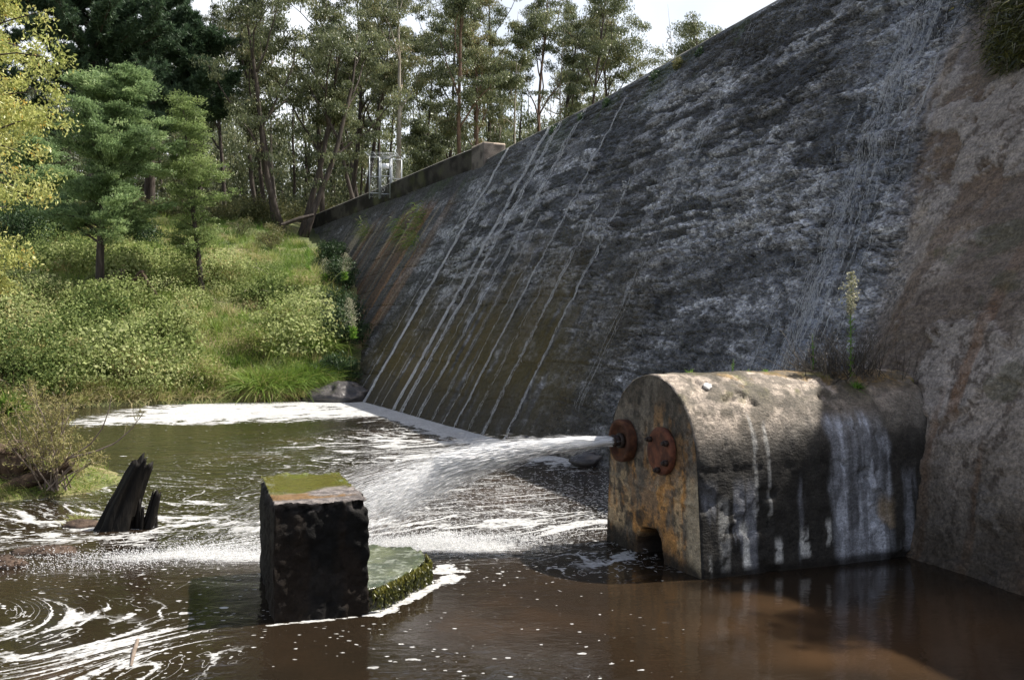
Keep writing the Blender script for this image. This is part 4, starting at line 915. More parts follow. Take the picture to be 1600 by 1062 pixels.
# mud ledge at the far foot of the dam and wet rocks along it
def rock(px, py, Y, R, seed, label, amp=.35):
    c = at(px, py, Y); mb = MB(); blob(mb, c, R, seed, amp, 70, 44)
    return tag(mb.build('mud_rock', M['mud'], loc=c), label, 'rock')
c = on_water(528, 630); rock(533, 626, 44.3, (1.8, 1.7, .75), 91, 'grey muddy rock ledge where the brightest trickle meets the pool', .42)
rng = np.random.default_rng(8)
RK = [(24.6, .42, 'dark wet boulder at the dam foot left of the jet'), (25.9, .3, 'small wet boulder at the dam foot, far left of the jet spray'), (19.6, .5, 'dark rock at the dam foot just above the jet core'), (17.6, .55, 'dark rock at the dam foot behind the nozzle'), (16.3, .45, 'black rock tucked in beside the outlet block below the jet'), (22.4, .33, 'low wet rock at the dam foot above the middle of the jet')]
for k, (yy, r_, lab) in enumerate(RK):
    p = face_pt(np.array([yy]), np.array([.01]))[0]; mb = MB(); blob(mb, p+[-.1, 0, -.02], (r_*1.2, r_, r_*.62), 100+k, .4, 40, 26)
    tag(mb.build('wet_rock', M['mud'], loc=p), lab, 'rock')

# ================================================================== PLANTS
def ground_z(x, y): return float(terrain(np.array([x]), np.array([y]))[0])
def gpt(px, Y):
    x = (px-HX)/F*Y; return np.array([x, Y, ground_z(x, Y)])
def branch(rng, p, d, L, n=7, up=.0, wob=.08):
    P = [np.array(p)]; d = unit(np.array(d, float))
    for _ in range(n-1):
        d = unit(d+rng.normal(size=3)*wob+np.array([0, 0, up])); P.append(P[-1]+d*L/(n-1))
    return np.array(P)
def put(name, loc, label, cat, group, parts):
    e = empty(name, loc, label, cat, group)
    for pn, mb, m_, sm in parts:
        if mb.n: mb.build(pn, m_, e, smooth=sm)
    return e
GEU = 'eucalypt trees behind the dam'
def eucalypt(px, Y, ytop, label, seed, r0=.2, start=.45, spread=2.6, nb=14, stems=1, lean=0., bark='bark', leaf=.24, dens=1., size=1., base=None, arch=0.):
    rng = np.random.default_rng(seed)
    b = gpt(px, Y) if base is None else np.array(base, float)
    H = CAMZ+(HY-ytop)/F*Y-b[2]
    wood, crown = MB(), MB()
    tint0 = rng.normal(.42, .10); start = max(.2, start-.05); nb = int(nb*1.45)
    for s in range(stems):
        a = rng.uniform(0, 2*np.pi); ang = (.05 if stems == 1 else .20)
        ln = np.array([lean+rng.normal()*ang+(0 if stems == 1 else (s-(stems-1)/2)*.22), rng.normal()*ang, 1.])
        h = H*(1 if s == 0 else rng.uniform(.75, 1.0))
        P = branch(rng, b-[0, 0, .4]+(0 if stems == 1 else np.array([(s-(stems-1)/2)*.7, rng.normal()*.3, 0])), ln, h*.93, 16, .08, .028)
        P[:, 0] += arch*np.sin(np.linspace(0, 1, 16)*np.pi)
        R = r0*(1 if s == 0 else .8)*np.linspace(1, .12, 16)**.8
        tube(wood, P, R, 8)
        def tuft(q, sc2):
            n = int(rng.integers(150, 280)*dens*sc2); rad = rng.uniform(.5, 1.05)*size*sc2**.5
            C = cloud(rng, q+[0, 0, -.2*rad], np.array([rad*1.15, rad*1.15, rad*.62]), n, .6)
            leaves(crown, C, rng.normal(size=(n, 3))*.55+np.array([0, 0, -1.]), rng.normal(size=(n, 3)), rng.uniform(.7, 1.3, n)*leaf, rng.uniform(.7, 1.3, n)*leaf*.34, np.clip(tint0+rng.normal()*.14+rng.normal(size=n)*.16, 0, 1))
        nlimb = max(4, nb//3)
        for k in range(nlimb):
            f = start+(.92-start)*(k+rng.random()*.9)/nlimb; i = f*15; i0 = int(min(i, 14)); p = P[i0]+(P[i0+1]-P[i0])*(i-i0)
            az = rng.uniform(0, 2*np.pi); L = min(h*(1-f)*rng.uniform(.75, 1.15)+spread*.35, spread*2.3)
            out = rng.uniform(.35, .85)
            Q = branch(rng, p, [math.cos(az)*out, math.sin(az)*out, 1.], L, 9, .03, .13); tube(wood, Q, np.linspace(max(R[i0]*.6, .035), .018, 9), 5)
            for m_ in range(int(rng.integers(5, 9))):
                j = rng.integers(3, 9); q = Q[j]; d2 = unit(np.array([rng.normal(), rng.normal(), rng.uniform(-.1, .9)])); S = branch(rng, q, d2, spread*rng.uniform(.25, .6), 5, .0, .15)
                tube(wood, S, np.linspace(.032, .01, 5), 4, cap=False); tuft(S[-1], 1.)
                if rng.random() < .6: tuft(S[2], .6)
            tuft(Q[-1], 1.1)
        for m_ in range(int(3+nb*.25)):        # tufts along the trunk and at its top
            f = rng.uniform(start*.8, 1.); p = P[int(f*15)]; S = branch(rng, p, [rng.normal(), rng.normal(), .5], spread*rng.uniform(.2, .55), 5, 0, .12); tube(wood, S, np.linspace(.028, .01, 5), 4, cap=False); tuft(S[-1], .7)
    return put('eucalypt_tree', b, label, 'tree', GEU, [('trunk', wood, M[bark], True), ('crown', crown, M['euc'], False)])

EU = [
 # px, Y, ytop, label, kwargs
 (455, 76, -45, 'big many-stemmed dark eucalypt on the bank left of the parapet', dict(r0=.34, stems=4, start=.38, spread=3.6, nb=13)),
 (404, 80, 40, 'slim dark eucalypt leaning left beside the lighter wattle', dict(r0=.22, lean=-.25, start=.42, spread=2.2, nb=10)),
 (578, 79, 110, 'dark leaning eucalypt bending left beside the mesh gate', dict(r0=.22, lean=-.42, start=.62, spread=1.6, nb=8, arch=-.3)),
 (505, 88, -40, 'dark straight eucalypt in the gap between the big clump and the leaning tree', dict(r0=.26, start=.4, spread=3.2, nb=15)),
 (545, 98, -60, 'tall dark eucalypt behind the leaning tree', dict(r0=.3, start=.45, spread=3.4, nb=16)),
 (566, 104, 20, 'dark twin-stemmed eucalypt left of the mesh gate', dict(r0=.3, stems=2, start=.5, spread=2.6, nb=10)),
 (590, 92, -20, 'dark slender eucalypt rising directly behind the mesh gate', dict(r0=.19, start=.5, spread=2.4, nb=13)),
 (622, 86, -70, 'tall pale-barked eucalypt behind the right side of the mesh gate', dict(r0=.26, bark='bark_pale', start=.42, spread=2.6, nb=15)),
 (655, 96, 30, 'thin dark eucalypt just right of the mesh gate', dict(r0=.16, start=.4, spread=2.6, nb=13)),
 (676, 84, 172, 'small pale Y-forked sapling above the parapet', dict(r0=.10, stems=2, bark='bark_pale', start=.6, spread=1.0, nb=5, size=.7)),
 (700, 100, -40, 'dense leafy eucalypt standing left of the red-barked trunk', dict(r0=.24, start=.32, spread=3.4, nb=18)),
 (724, 88, -60, 'straight red-barked eucalypt left of the parapet end pier', dict(r0=.24, bark='bark_red', start=.45, spread=2.6, nb=15)),
 (742, 90, -50, 'double-stemmed brown eucalypt directly behind the parapet end pier', dict(r0=.26, stems=2, bark='bark_red', start=.45, spread=2.6, nb=11)),
 (760, 108, -60, 'tall dark eucalypt behind the double-stemmed brown one', dict(r0=.28, start=.4, spread=3.2, nb=16)),
 (781, 95, 50, 'short pale-trunked eucalypt where the brightest trickle starts', dict(r0=.15, bark='bark_pale', start=.4, spread=2.2, nb=12)),
 (806, 90, -10, 'very thin white-stemmed eucalypt over the dam crest', dict(r0=.11, bark='bark_pale', start=.5, spread=1.8, nb=11)),
 (838, 102, -70, 'tall leafy eucalypt with reddish twigs over the dam crest', dict(r0=.26, bark='bark_red', start=.45, spread=3.4, nb=18)),
 (868, 98, -30, 'tall dark-limbed eucalypt left of the bare dead tree', dict(r0=.24, start=.45, spread=2.8, nb=15, lean=.06)),
 (902, 97, -40, 'tall eucalypt with a bare lower trunk leaning right, directly before the bare dead tree', dict(r0=.24, start=.62, spread=3.6, nb=14, lean=.05)),
 (965, 112, 42, 'round-crowned olive eucalypt standing alone against the sky', dict(r0=.26, start=.70, spread=4.8, nb=20, size=1.5, leaf=.3)),
 (925, 118, 96, 'low bushy eucalypt under the bare dead tree', dict(r0=.2, start=.6, spread=4.0, nb=14, size=1.4, leaf=.3)),
 (1040, 112, 72, 'thin wispy eucalypt between the round crown and the small crown', dict(r0=.16, start=.65, spread=3.0, nb=10, dens=.9, size=1.2, lean=-.03)),
 (1112, 100, 14, 'small eucalypt crown peeking over the highest visible stretch of crest', dict(r0=.2, start=.8, spread=3.2, nb=14, size=1.3)),
 (350, 96, -30, 'grey-green eucalypt behind the lighter wattle and below the pine branches', dict(r0=.25, start=.35, spread=2.8, nb=14)),
 (420, 100, 10, 'dark eucalypt behind the big clump, on its left', dict(r0=.26, start=.35, spread=3.0, nb=15)),
]
for k, (px, Y, yt, lab, kw) in enumerate(EU): eucalypt(px, Y, yt, lab, 700+k*7, **kw)

def dead_tree(px, Y, ytop, label, seed, r0=.18, nb=14, spread=3.):
    rng = np.random.default_rng(seed); b = gpt(px, Y); H = CAMZ+(HY-ytop)/F*Y-b[2]; wood = MB(); tw = MB()
    P = branch(rng, b, [rng.normal()*.03, 0, 1], H, 16, .05, .035); R = r0*np.linspace(1, .1, 16); tube(wood, P, R, 8)
    for k in range(nb):
        f = rng.uniform(.55, .97); i = int(f*15); L = spread*rng.uniform(.4, 1)*(1.3-f)
        Q = branch(rng, P[i], [rng.normal(), rng.normal()*.6, rng.uniform(.3, 1.)], L*1.6, 8, .06, .18); tube(tw, Q, np.linspace(.07, .02, 8), 5)
        for m_ in range(3): tube(tw, branch(rng, Q[rng.integers(3, 8)], rng.normal(size=3)+[0, 0, .5], L*.6, 6, .05, .2), np.linspace(.03, .012, 6), 4)
    put('dead_tree', b, label, 'tree', None, [('trunk', wood, M['bark_pale'], True), ('twigs', tw, M['bark_pale'], False)])
dead_tree(893, 100, 45, 'pale bare dead tree against the sky left of the round crown', 41)
dead_tree(432, 84, -60, 'bare grey dead top rising above the big eucalypt clump', 42, .12, 9)
dead_tree(1062, 116, 10, 'slim bare dead tree against the sky near the small crown', 43, .12, 8, 2.4)

def wattle(px, Y, ytop, halfw, label, seed, m_, base_f=.12, r0=.2, n_br=64, leaf=.15, dens=1.):
    rng = np.random.default_rng(seed); b = gpt(px, Y); H = CAMZ+(HY-ytop)/F*Y-b[2]; wood, crown = MB(), MB()
    P = branch(rng, b-[0, 0, .3], [rng.normal()*.03, 0, 1], H+.2, 18, .06, .03); R = r0*np.linspace(1, .08, 18); tube(wood, P, R, 9)
    for k in range(n_br):
        f = base_f+(1-base_f)*((k+rng.random())/n_br)**.9; i = min(int(f*17), 16); p = P[i]+(P[i+1]-P[i])*(f*17-i)
        prof = math.sin(min(1, (1-f)/(1-base_f)*1.15+.08)*math.pi*.5)**.8*(.75+.35*math.sin(f*19+seed))
        if f < base_f+.15: prof *= .75
        L = halfw*prof*rng.uniform(.65, 1.12)+.25; az = rng.uniform(0, 2*np.pi)
        Q = branch(rng, p, [math.cos(az), math.sin(az), rng.uniform(.15, .7)], L, 7, .03, .1); tube(wood, Q, np.linspace(max(.018, R[i]*.35), .008, 7), 4, cap=False)
        tb = rng.normal(.5, .13)
        for m2 in range(max(4, int(L*7.5))):
            q = Q[min(6, 2+int(rng.random()*5))]+rng.normal(size=3)*[.25, .25, .12]; n = int(rng.integers(45, 80)*dens)
            rad = rng.uniform(.28, .6)
            C = cloud(rng, q, (rad, rad, rad*.36), n, .6)
            D = unit(C-p)*1.0+rng.normal(size=(n, 3))*.6+[0, 0, .1]; N = rng.normal(size=(n, 3))*.7+[0, 0, 1.]
            leaves(crown, C, D, N, rng.uniform(.6, 1.3, n)*leaf, rng.uniform(.6, 1.3, n)*leaf*.34, np.clip(tb+rng.normal()*.12+rng.normal(size=n)*.15, 0, 1))
    return put('wattle_tree', b, label, 'tree', None, [('trunk', wood, M['bark'], True), ('crown', crown, m_, False)])
wattle(156, 50, 112, 4.0, 'broad feathery green wattle tree with a dark straight trunk on the bank', 91, M['wattle'], .23, .24, 104, .17, 1.15)
wattle(318, 52, 150, 1.9, 'slim light green wattle tree standing right of the broad one', 92, M['wattle2'], .2, .17, 62, .14)
wattle(40, 60, 210, 3.4, 'dark green wattle half hidden behind the yellow tree', 93, M['wattle'], .05, .2, 60, .2)

def pine(px, Y, ytop, label, seed, spread, n_br=46, start=.25):
    rng = np.random.default_rng(seed); b = gpt(px, Y); H = CAMZ+(HY-ytop)/F*Y-b[2]; wood, crown = MB(), MB()
    P = branch(rng, b-[0, 0, .4], [0, 0, 1], H, 16, .1, .02); R = .5*np.linspace(1, .1, 16); tube(wood, P, R, 10)
    for k in range(n_br):
        f = start+(1-start)*(k+rng.random())/n_br; i = min(int(f*15), 14); p = P[i]+(P[i+1]-P[i])*(f*15-i)
        L = spread*(1.05-f*.75)*rng.uniform(.65, 1.1); az = rng.uniform(0, 2*np.pi)
        Q = branch(rng, p, [math.cos(az), math.sin(az), rng.uniform(-.05, .25)], L, 10, .035, .06); tube(wood, Q, np.linspace(.11, .03, 10), 5)
        for j in range(1, 10):
            for m_ in range(5):
                S = branch(rng, Q[j], unit(Q[j]-Q[j-1])+rng.normal(size=3)*[.7, .7, .35]+[0, 0, .25], rng.uniform(.5, 1.3), 4, .1, .1); tube(wood, S, np.linspace(.03, .012, 4), 4, cap=False)
                for e in (1, 2, 3):
                    n = 34; D = unit(rng.normal(size=(n, 3))+unit(S[-1]-S[0])*1.0+[0, 0, .25]); ln = rng.uniform(.25, .5, n)
                    leaves(crown, S[e]+D*ln[:, None]*.5, D, rng.normal(size=(n, 3)), ln, .055, np.clip(rng.normal(.5, .2, n), 0, 1))
    put('pine_tree', b, label, 'tree', None, [('trunk', wood, M['bark'], True), ('crown', crown, M['pine'], False)])
pine(150, 72, -190, 'huge dark green pine spreading its branches over the wattles', 51, 9.2, 92, .30)
pine(235, 86, -120, 'second dark pine behind the huge one, above the gap between the wattles', 54, 7.0, 56, .32)
pine(-40, 78, -160, 'dark pine behind the yellow tree at the left edge', 52, 8.0, 46, .15)
pine(312, 76, 30, 'smaller dark pine top between the big pines and the eucalypts', 53, 4.4, 34, .48)

def yellow_tree():
    rng = np.random.default_rng(17); b = np.array([-14.35, 21.5, .3]); wood, crown = MB(), MB()
    H = 15.0; P = branch(rng, b, [.05, 0, 1], H, 16, .06, .03); tube(wood, P, .24*np.linspace(1, .12, 16), 9)
    # leafy masses hanging toward the frame
    lobes = []
    for k in range(430):
        f = rng.uniform(.25, 1.0); i = min(int(f*15), 14); p = P[i]; az = rng.uniform(0, 2*np.pi)
        L = 4.75*(1-.3*abs(f-.55)*1.2)*rng.uniform(.55, 1.02)
        if f < .42: L *= .84
        Q = branch(rng, p, [math.cos(az), math.sin(az), rng.uniform(.1, .6)], L, 8, -.015, .1); tube(wood, Q, np.linspace(.05, .01, 8), 4, cap=False)
        tb = rng.normal(.45, .12)
        for m_ in range(10):
            q = Q[min(7, 2+int(rng.random()*6))]+rng.normal(size=3)*.22; n = 120; rad = rng.uniform(.22, .5)
            C = cloud(rng, q-[0, 0, .1], (rad, rad, rad*.8), n, .6); D = rng.normal(size=(n, 3))*.8+[0, 0, -.7]
            leaves(crown, C, D, rng.normal(size=(n, 3)), rng.uniform(.07, .13, n), rng.uniform(.03, .05, n), np.clip(tb+rng.normal(size=n)*.18+(rng.random(n) < .05)*.4, 0, 1))
    put('autumn_tree', b, 'yellow-green autumn tree with leafy branches hanging in at the left edge', 'tree', None, [('trunk', wood, M['bark'], True), ('crown', crown, M['yellow'], False)])
yellow_tree()

# far wood and scrub under the trees
def far_wood():
    rng = np.random.default_rng(31); wood, crown = MB(), MB()
    for k in range(175):
        Y = rng.uniform(108, 175); px = rng.uniform(-120, 930); b = gpt(px, Y); H = rng.uniform(15, 26)*(1 if px < 860 else .7)
        P = branch(rng, b-[0, 0, .5], [rng.normal()*.06, 0, 1], H, 10, .05, .04); tube(wood, P, rng.uniform(.16, .32)*np.linspace(1, .15, 10), 5)
        for j in range(50):
            f = rng.uniform(.03, 1)**1.15; i = min(int(f*9), 8); C0_ = P[i]+rng.normal(size=3)*[1.9, 1.9, .8]; n = 70; rad = rng.uniform(.9, 1.8)
            leaves(crown, cloud(rng, C0_, (rad, rad, rad*.7), n, .6), rng.normal(size=(n, 3))*.6+[0, 0, -1], rng.normal(size=(n, 3)), .42, .15, np.clip(rng.normal(.45, .16)+rng.normal(size=n)*.12, 0, 1))
    kind(wood.build('forest_trunks', M['bark'], smooth=True), 'stuff'); kind(crown.build('forest_foliage', M['euc']), 'stuff')
    # understorey scrub
    sc_ = MB()
    for k in range(640):
        Y = rng.uniform(76, 128); px = rng.uniform(-60, 900); x = (px-HX)/F*Y
        if x > station(np.array([Y]))[1][0, 0]-1.2 and Y < 92: continue
        b = gpt(px, Y); h = rng.uniform(.7, 2.0)+max(0, Y-90)*.11; n = int(280+90*h)
        C = cloud(rng, b+[0, 0, h*.5], (h*.9, h*.9, h*.62), n, .5); tb = rng.normal(.5, .16)
        leaves(sc_, C, rng.normal(size=(n, 3)), rng.normal(size=(n, 3))+[0, 0, .6], rng.uniform(.15, .3, n)*(1+.12*h), rng.uniform(.05, .1, n)*(1+.12*h), np.clip(tb+rng.normal(size=n)*.15, 0, 1))
    kind(sc_.build('scrub', M['olive']), 'stuff')
far_wood()

# ground cover on the bank
def bank_points(rng, n, pxr=(-80, 640), Yr=(38, 86)):
    Y = np.exp(rng.uniform(math.log(Yr[0]), math.log(Yr[1]), n)); px = rng.uniform(*pxr, n); X = (px-HX)/F*Y
    ok = (sdist(X, Y) > .25) & (X < station(Y)[0][:, 0]+np.clip(terrain(X, Y), 0, 11)/11.7*5.5)
    X, Y = X[ok], Y[ok]; return np.stack([X, Y, terrain(X, Y)], 1)
def make_bank():
    rng = np.random.default_rng(61)
    P = bank_points(rng, 130000); n = len(P)
    g = fbm(P[:, 0]*.30, P[:, 1]*.30, seed=801, o=4); d = sdist(P[:, 0], P[:, 1])
    t = np.clip(.42+1.9*(g-.5)+rng.normal(size=n)*.14+.25*sstep(2.2, .3, d)-.12*sstep(-13, -9, P[:, 0]), 0, 1)
    L = np.clip(rng.normal(.45, .16, n), .12, 1)*(.6+1.1*vnoise(P[:, 0]*.5, P[:, 1]*.5, seed=802))*np.where(rng.random(n) < .08, 1.9, 1)
    mb = MB(); blades(mb, P-[0, 0, .04], rng.normal(size=(n, 3))*.38+[0, 0, 1.], L, .028, rng.uniform(.1, .5, n), t, 2)
    Q = bank_points(rng, 900, (-60, 540), (40, 72))[:420]
    for q in Q:
        m2 = 70; l = rng.uniform(.7, 1.5); tt_ = np.clip(rng.normal(.62, .22), .1, 1)
        blades(mb, q+np.concatenate([rng.normal(size=(m2, 2))*.16, np.zeros((m2, 1))], 1), rng.normal(size=(m2, 3))*.33+[0, 0, 1.], rng.uniform(.5, 1., m2)*l, .03, rng.uniform(.15, .7, m2), np.clip(tt_+rng.normal(size=m2)*.1, 0, 1), 3)
    kind(mb.build('grass', M['grass']), 'stuff')
    # bramble heaps
    mb = MB(); st_ = MB()
    Q = bank_points(rng, 5200, (-80, 520), (39, 66)); k = 0
    dd = sdist(Q[:, 0], Q[:, 1]); f = fbm(Q[:, 0]*.22+3, Q[:, 1]*.22, seed=803, o=3)
    pxq = HX+F*Q[:, 0]/Q[:, 1]
    w = (f > .47+.14*(rng.random(len(f))-.5)) & (dd > .8) & (dd < 17) & (pxq < 490-np.clip((dd-8), 0, 9)*14)
    for q in Q[w][:165]:
        h = rng.uniform(.55, 2.0)*(.5+1.0*vnoise(q[0]*.8, q[1]*.8, seed=805)); n = int(260+420*h); R_ = np.array([h*1.05, h*.95, h*.95])
        d_ = unit(rng.normal(size=(n, 3))); d_[:, 2] = np.abs(d_[:, 2]); rr_ = .72+.38*rng.random(n)+.35*(vnoise(d_[:, 0]*3+q[0], d_[:, 1]*3, d_[:, 2]*3, seed=806)-.5)
        C = q+d_*rr_[:, None]*R_; tb = rng.normal(.48, .14)+1.3*(float(fbm(np.array([q[0]*.3]), np.array([q[1]*.3]), seed=811, o=3)[0])-.5); ls_ = rng.choice([.75, 1., 1.4, 1.9])
        leaves(mb, C, rng.normal(size=(n, 3))+[0, 0, -.2], rng.normal(size=(n, 3))*.8+d_, rng.uniform(.06, .13, n)*ls_, rng.uniform(.045, .09, n)*ls_, np.clip(tb+rng.normal(size=n)*.17, 0, 1))
        for j in range(2):
            d_ = np.array([rng.normal(), rng.normal(), 1.0]); S = branch(rng, q, d_, rng.uniform(.8, 1.7), 7, -.18, .06); tube(st_, S, .012, 3, .8, cap=False)
    kind(mb.build('bramble_cover', M['bramble']), 'stuff'); kind(st_.build('bramble_canes', M['dry']), 'stuff')
    # straw litter at the waterline
    mb = MB(); P = bank_points(rng, 60000, (-80, 500), (37, 48)); P = P[sdist(P[:, 0], P[:, 1]) < 2.0]; n = len(P)
    blades(mb, P+[0, 0, .05], rng.normal(size=(n, 3))*.8+[.1, -.5, .5], rng.uniform(.3, .85, n), .034, rng.uniform(.3, .9, n), np.clip(rng.normal(.9, .14, n), 0, 1), 3)
    kind(mb.build('dry_grass', M['grass']), 'stuff')
make_bank()

def shrub(name, p, R, n, m_, label, seed, leaf=(.08, .16), wd=.4, cat='shrub', stems=14, stem_m='dry', updir=.3, tint=.5, shell=.45):
    rng = np.random.default_rng(seed); p = np.asarray(p, float); fol, st_ = MB(), MB(); R = np.asarray(R, float)
    ncl = max(8, n//45); cen = cloud(rng, p+[0, 0, R[2]*.95], R*[.8, .8, .85], ncl, shell)
    cen[:, 2] = np.maximum(cen[:, 2], p[2]+.05)
    for c in cen:
        m2 = 45; C = cloud(rng, c, R*.30, m2, .5); tb = tint+rng.normal()*.14; l = rng.uniform(*leaf, m2)
        leaves(fol, C, rng.normal(size=(m2, 3))+[0, 0, updir]+unit(C-p)*.6, rng.normal(size=(m2, 3)), l, l*wd, np.clip(tb+rng.normal(size=m2)*.16, 0, 1))
    for k in range(stems):
        c = cen[rng.integers(ncl)]; f = np.linspace(0, 1, 6)[:, None]; tube(st_, p+(c-p)*f+np.array([0, 0, .12])*np.sin(f*np.pi)+rng.normal(size=(6, 3))*.02, np.linspace(.02, .006, 6)*max(1, R[2]), 4, .4, cap=False)
    return put(name, p, label, cat, None, [('stems', st_, M[stem_m], False), ('foliage', fol, m_, False)])
def bpt(px, py):
    """bank point seen at this pixel: march the eye ray to the terrain"""
    for Y in np.arange(36, 95, .1):
        p = at(px, py, Y)
        if p[2] <= ground_z(p[0], p[1]): return np.array([p[0], p[1], ground_z(p[0], p[1])])
    return gpt(px, 60)
shrub('broom_shrub', bpt(424, 392), (1.35, 1.2, 1.0), 2600, M['olive'], 'rounded olive-yellow shrub on the bank just left of the parapet end', 901, (.10, .2), .22, tint=.6)
shrub('broom_shrub', bpt(378, 372), (1.3, 1.1, .8), 1500, M['olive'], 'greyish twiggy shrub between the light wattle and the olive-yellow shrub', 902, (.1, .2), .18, tint=.35)
shrub('waterside_shrub', bpt(318, 610), (1.7, .9, .85), 3200, M['grass'], 'yellowish leafy shrub at the waterline under the bramble', 903, (.08, .18), .25, tint=.68)
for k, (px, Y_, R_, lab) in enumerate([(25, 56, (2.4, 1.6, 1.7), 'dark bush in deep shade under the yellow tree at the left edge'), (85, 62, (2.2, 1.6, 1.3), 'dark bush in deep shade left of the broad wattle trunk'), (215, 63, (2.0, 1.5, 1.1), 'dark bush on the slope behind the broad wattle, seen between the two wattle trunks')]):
    shrub('shade_bush', gpt(px, Y_), R_, 5200, M['darkleaf'], lab, 860+k, (.1, .22), .4, tint=.35)  # added dark bushes stand in for deep shade beneath the left trees
for k, (px, py, R_, n_, tn, lab) in enumerate([(205, 600, (1.5, .9, .85), 2800, .75, 'pale yellow-green bush at the waterline left of the yellowish one'), (395, 560, (1.3, .9, .85), 2800, .62, 'bright green bush above the brown-skirted tussock'), (120, 575, (1.5, 1.0, .7), 2000, .7, 'straw-yellow bush near the waterline behind the willow shrub'), (470, 470, (1.2, .9, .85), 2600, .66, 'sunlit yellow-green bush on the bank close to the dam edge'), (440, 520, (1.2, .9, .8), 2600, .58, 'fresh green bush in the middle of the bank slope near the dam')]):
    shrub('bank_bush', bpt(px, py), R_, n_, M['grass'], lab, 870+k, (.09, .2), .22, tint=tn)
shrub('waterside_shrub', bpt(40, 590), (1.5, 1.0, .7), 2000, M['bramble'], 'blue-green leafy bush at the left end of the far bank', 904, (.10, .17), .6, tint=.5)
shrub('bramble_bush', bpt(335, 455), (1.9, 1.3, 1.15), 4200, M['bramble'], 'large silvery bramble bush below the light wattle trunk', 905, (.09, .17), .7, tint=.68)
shrub('bramble_bush', bpt(262, 545), (2.1, 1.2, 1.15), 4600, M['bramble'], 'wide bramble bush in the middle of the bank', 906, (.09, .17), .7, tint=.55)
shrub('bramble_bush', bpt(70, 500), (1.8, 1.2, 1.05), 3600, M['bramble'], 'dark bramble bush in the wattle shade at the left', 907, (.09, .17), .7, tint=.4)
def contact(Yf):
    for t in np.arange(.95, 0, -.005):
        p = face_pt(np.array([Yf]), np.array([t]))[0]
        if ground_z(p[0], p[1]) >= p[2]: return p
    return face_pt(np.array([Yf]), np.array([.01]))[0]
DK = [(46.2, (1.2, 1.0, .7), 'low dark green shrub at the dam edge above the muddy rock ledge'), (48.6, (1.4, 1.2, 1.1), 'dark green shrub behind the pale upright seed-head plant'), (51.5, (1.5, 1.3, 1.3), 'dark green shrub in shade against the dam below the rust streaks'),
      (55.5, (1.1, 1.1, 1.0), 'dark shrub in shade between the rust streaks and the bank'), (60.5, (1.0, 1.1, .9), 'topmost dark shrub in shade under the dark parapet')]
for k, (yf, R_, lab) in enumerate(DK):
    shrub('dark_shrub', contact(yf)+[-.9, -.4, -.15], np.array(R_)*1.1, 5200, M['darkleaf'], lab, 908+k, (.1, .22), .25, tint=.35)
def tussock(px, py, L, n, label, seed, tint=.45, m_='rush', droop=(.3, .9), name='rush_tussock', p=None, w=.042):
    rng = np.random.default_rng(seed); p = bpt(px, py) if p is None else np.asarray(p, float); mb = MB()
    P = p+np.concatenate([rng.normal(size=(n, 2))*L*.2, np.zeros((n, 1))], 1)
    D = rng.normal(size=(n, 3))*.45+[0, 0, 1.]+(P-p)*1.0
    blades(mb, P, D, rng.uniform(.6, 1.1, n)*L, w, rng.uniform(*droop, n), np.clip(tint+rng.normal(size=n)*.16, 0, 1), 5)
    return tag(mb.build(name, M[m_], loc=p), label, 'tussock', 'grass tussocks by the water')
tussock(408, 610, 2.0, 1800, 'tall rush tussock with brown skirt at the waterline', 921, .50)
tussock(408, 616, 1.2, 900, 'brown dead grass skirt drooping under the tall rush tussock', 928, .93, droop=(.7, 1.3))
tussock(446, 604, 1.9, 1800, 'bright green arching tussock between the brown-skirted one and the rock ledge', 922, .40)
tussock(482, 596, 1.8, 1600, 'green tussock nearest the muddy rock ledge', 923, .36)
tussock(464, 622, .95, 900, 'small pale straw tussock drooping onto the foam', 924, .92)
tussock(505, 545, 1.4, 800, 'green grass tussock high beside the dark shrubs', 925, .42)
tussock(505, 490, 1.2, 700, 'sunlit pale tussock on the bank edge beside the dam', 926, .62)
tussock(0, 0, .34, 350, 'small yellow grass tuft beside the leaning black stump', 927, .75, p=on_water(122, 818)+[0, 0, .0], w=.012, name='grass_tuft')
mb = MB(); blob(mb, on_water(128, 822), (.28, .18, .10), 83, .4); tag(mb.build('debris_mound', M['soil'], loc=on_water(128, 822)), 'little soil clump under the yellow grass tuft by the stump', 'debris')

def fleabane(p, h, label, seed, head=.35, m_leaf='weed', lean=(0, 0), wid=.09, group='weeds and seed heads', n=260, seedm='seed'):
    rng = np.random.default_rng(seed); p = np.asarray(p, float); st_, lf, hd = MB(), MB(), MB()
    S = branch(rng, p, [lean[0], lean[1], 1], h, 9, .03, .03); tube(st_, S, np.linspace(.010, .004, 9), 5, .5)
    m = int(60*h/.6); f = rng.random(m)*(1-head); C = np.stack([np.interp(f*8, np.arange(9), S[:, i]) for i in range(3)], 1); D = rng.normal(size=(m, 3))*[1, 1, .3]+[0, 0, .5]
    l = rng.uniform(.5, 1., m)*wid; leaves(lf, C+unit(D)*l[:, None]*.5, D, rng.normal(size=(m, 3))+[0, 0, 1], l, l*.18, np.clip(rng.normal(.55, .2, m), 0, 1))
    f = 1-head*rng.random(n); C = np.stack([np.interp(f*8, np.arange(9), S[:, i]) for i in range(3)], 1); rad = wid*1.1*np.sin(np.clip((1-f)/head, 0, 1)*np.pi*.85+.25)
    C = C+rng.normal(size=(n, 3))*rad[:, None]*.55; leaves(hd, C, rng.normal(size=(n, 3))+[0, 0, .5], rng.normal(size=(n, 3)), h*.03, h*.018, np.clip(rng.normal(.5, .25, n), 0, 1))
    return put('weed_plant', p, label, 'weed', group, [('stem', st_, M[m_leaf], False), ('leaves', lf, M[m_leaf], False), ('seed_head', hd, M[seedm], False)])
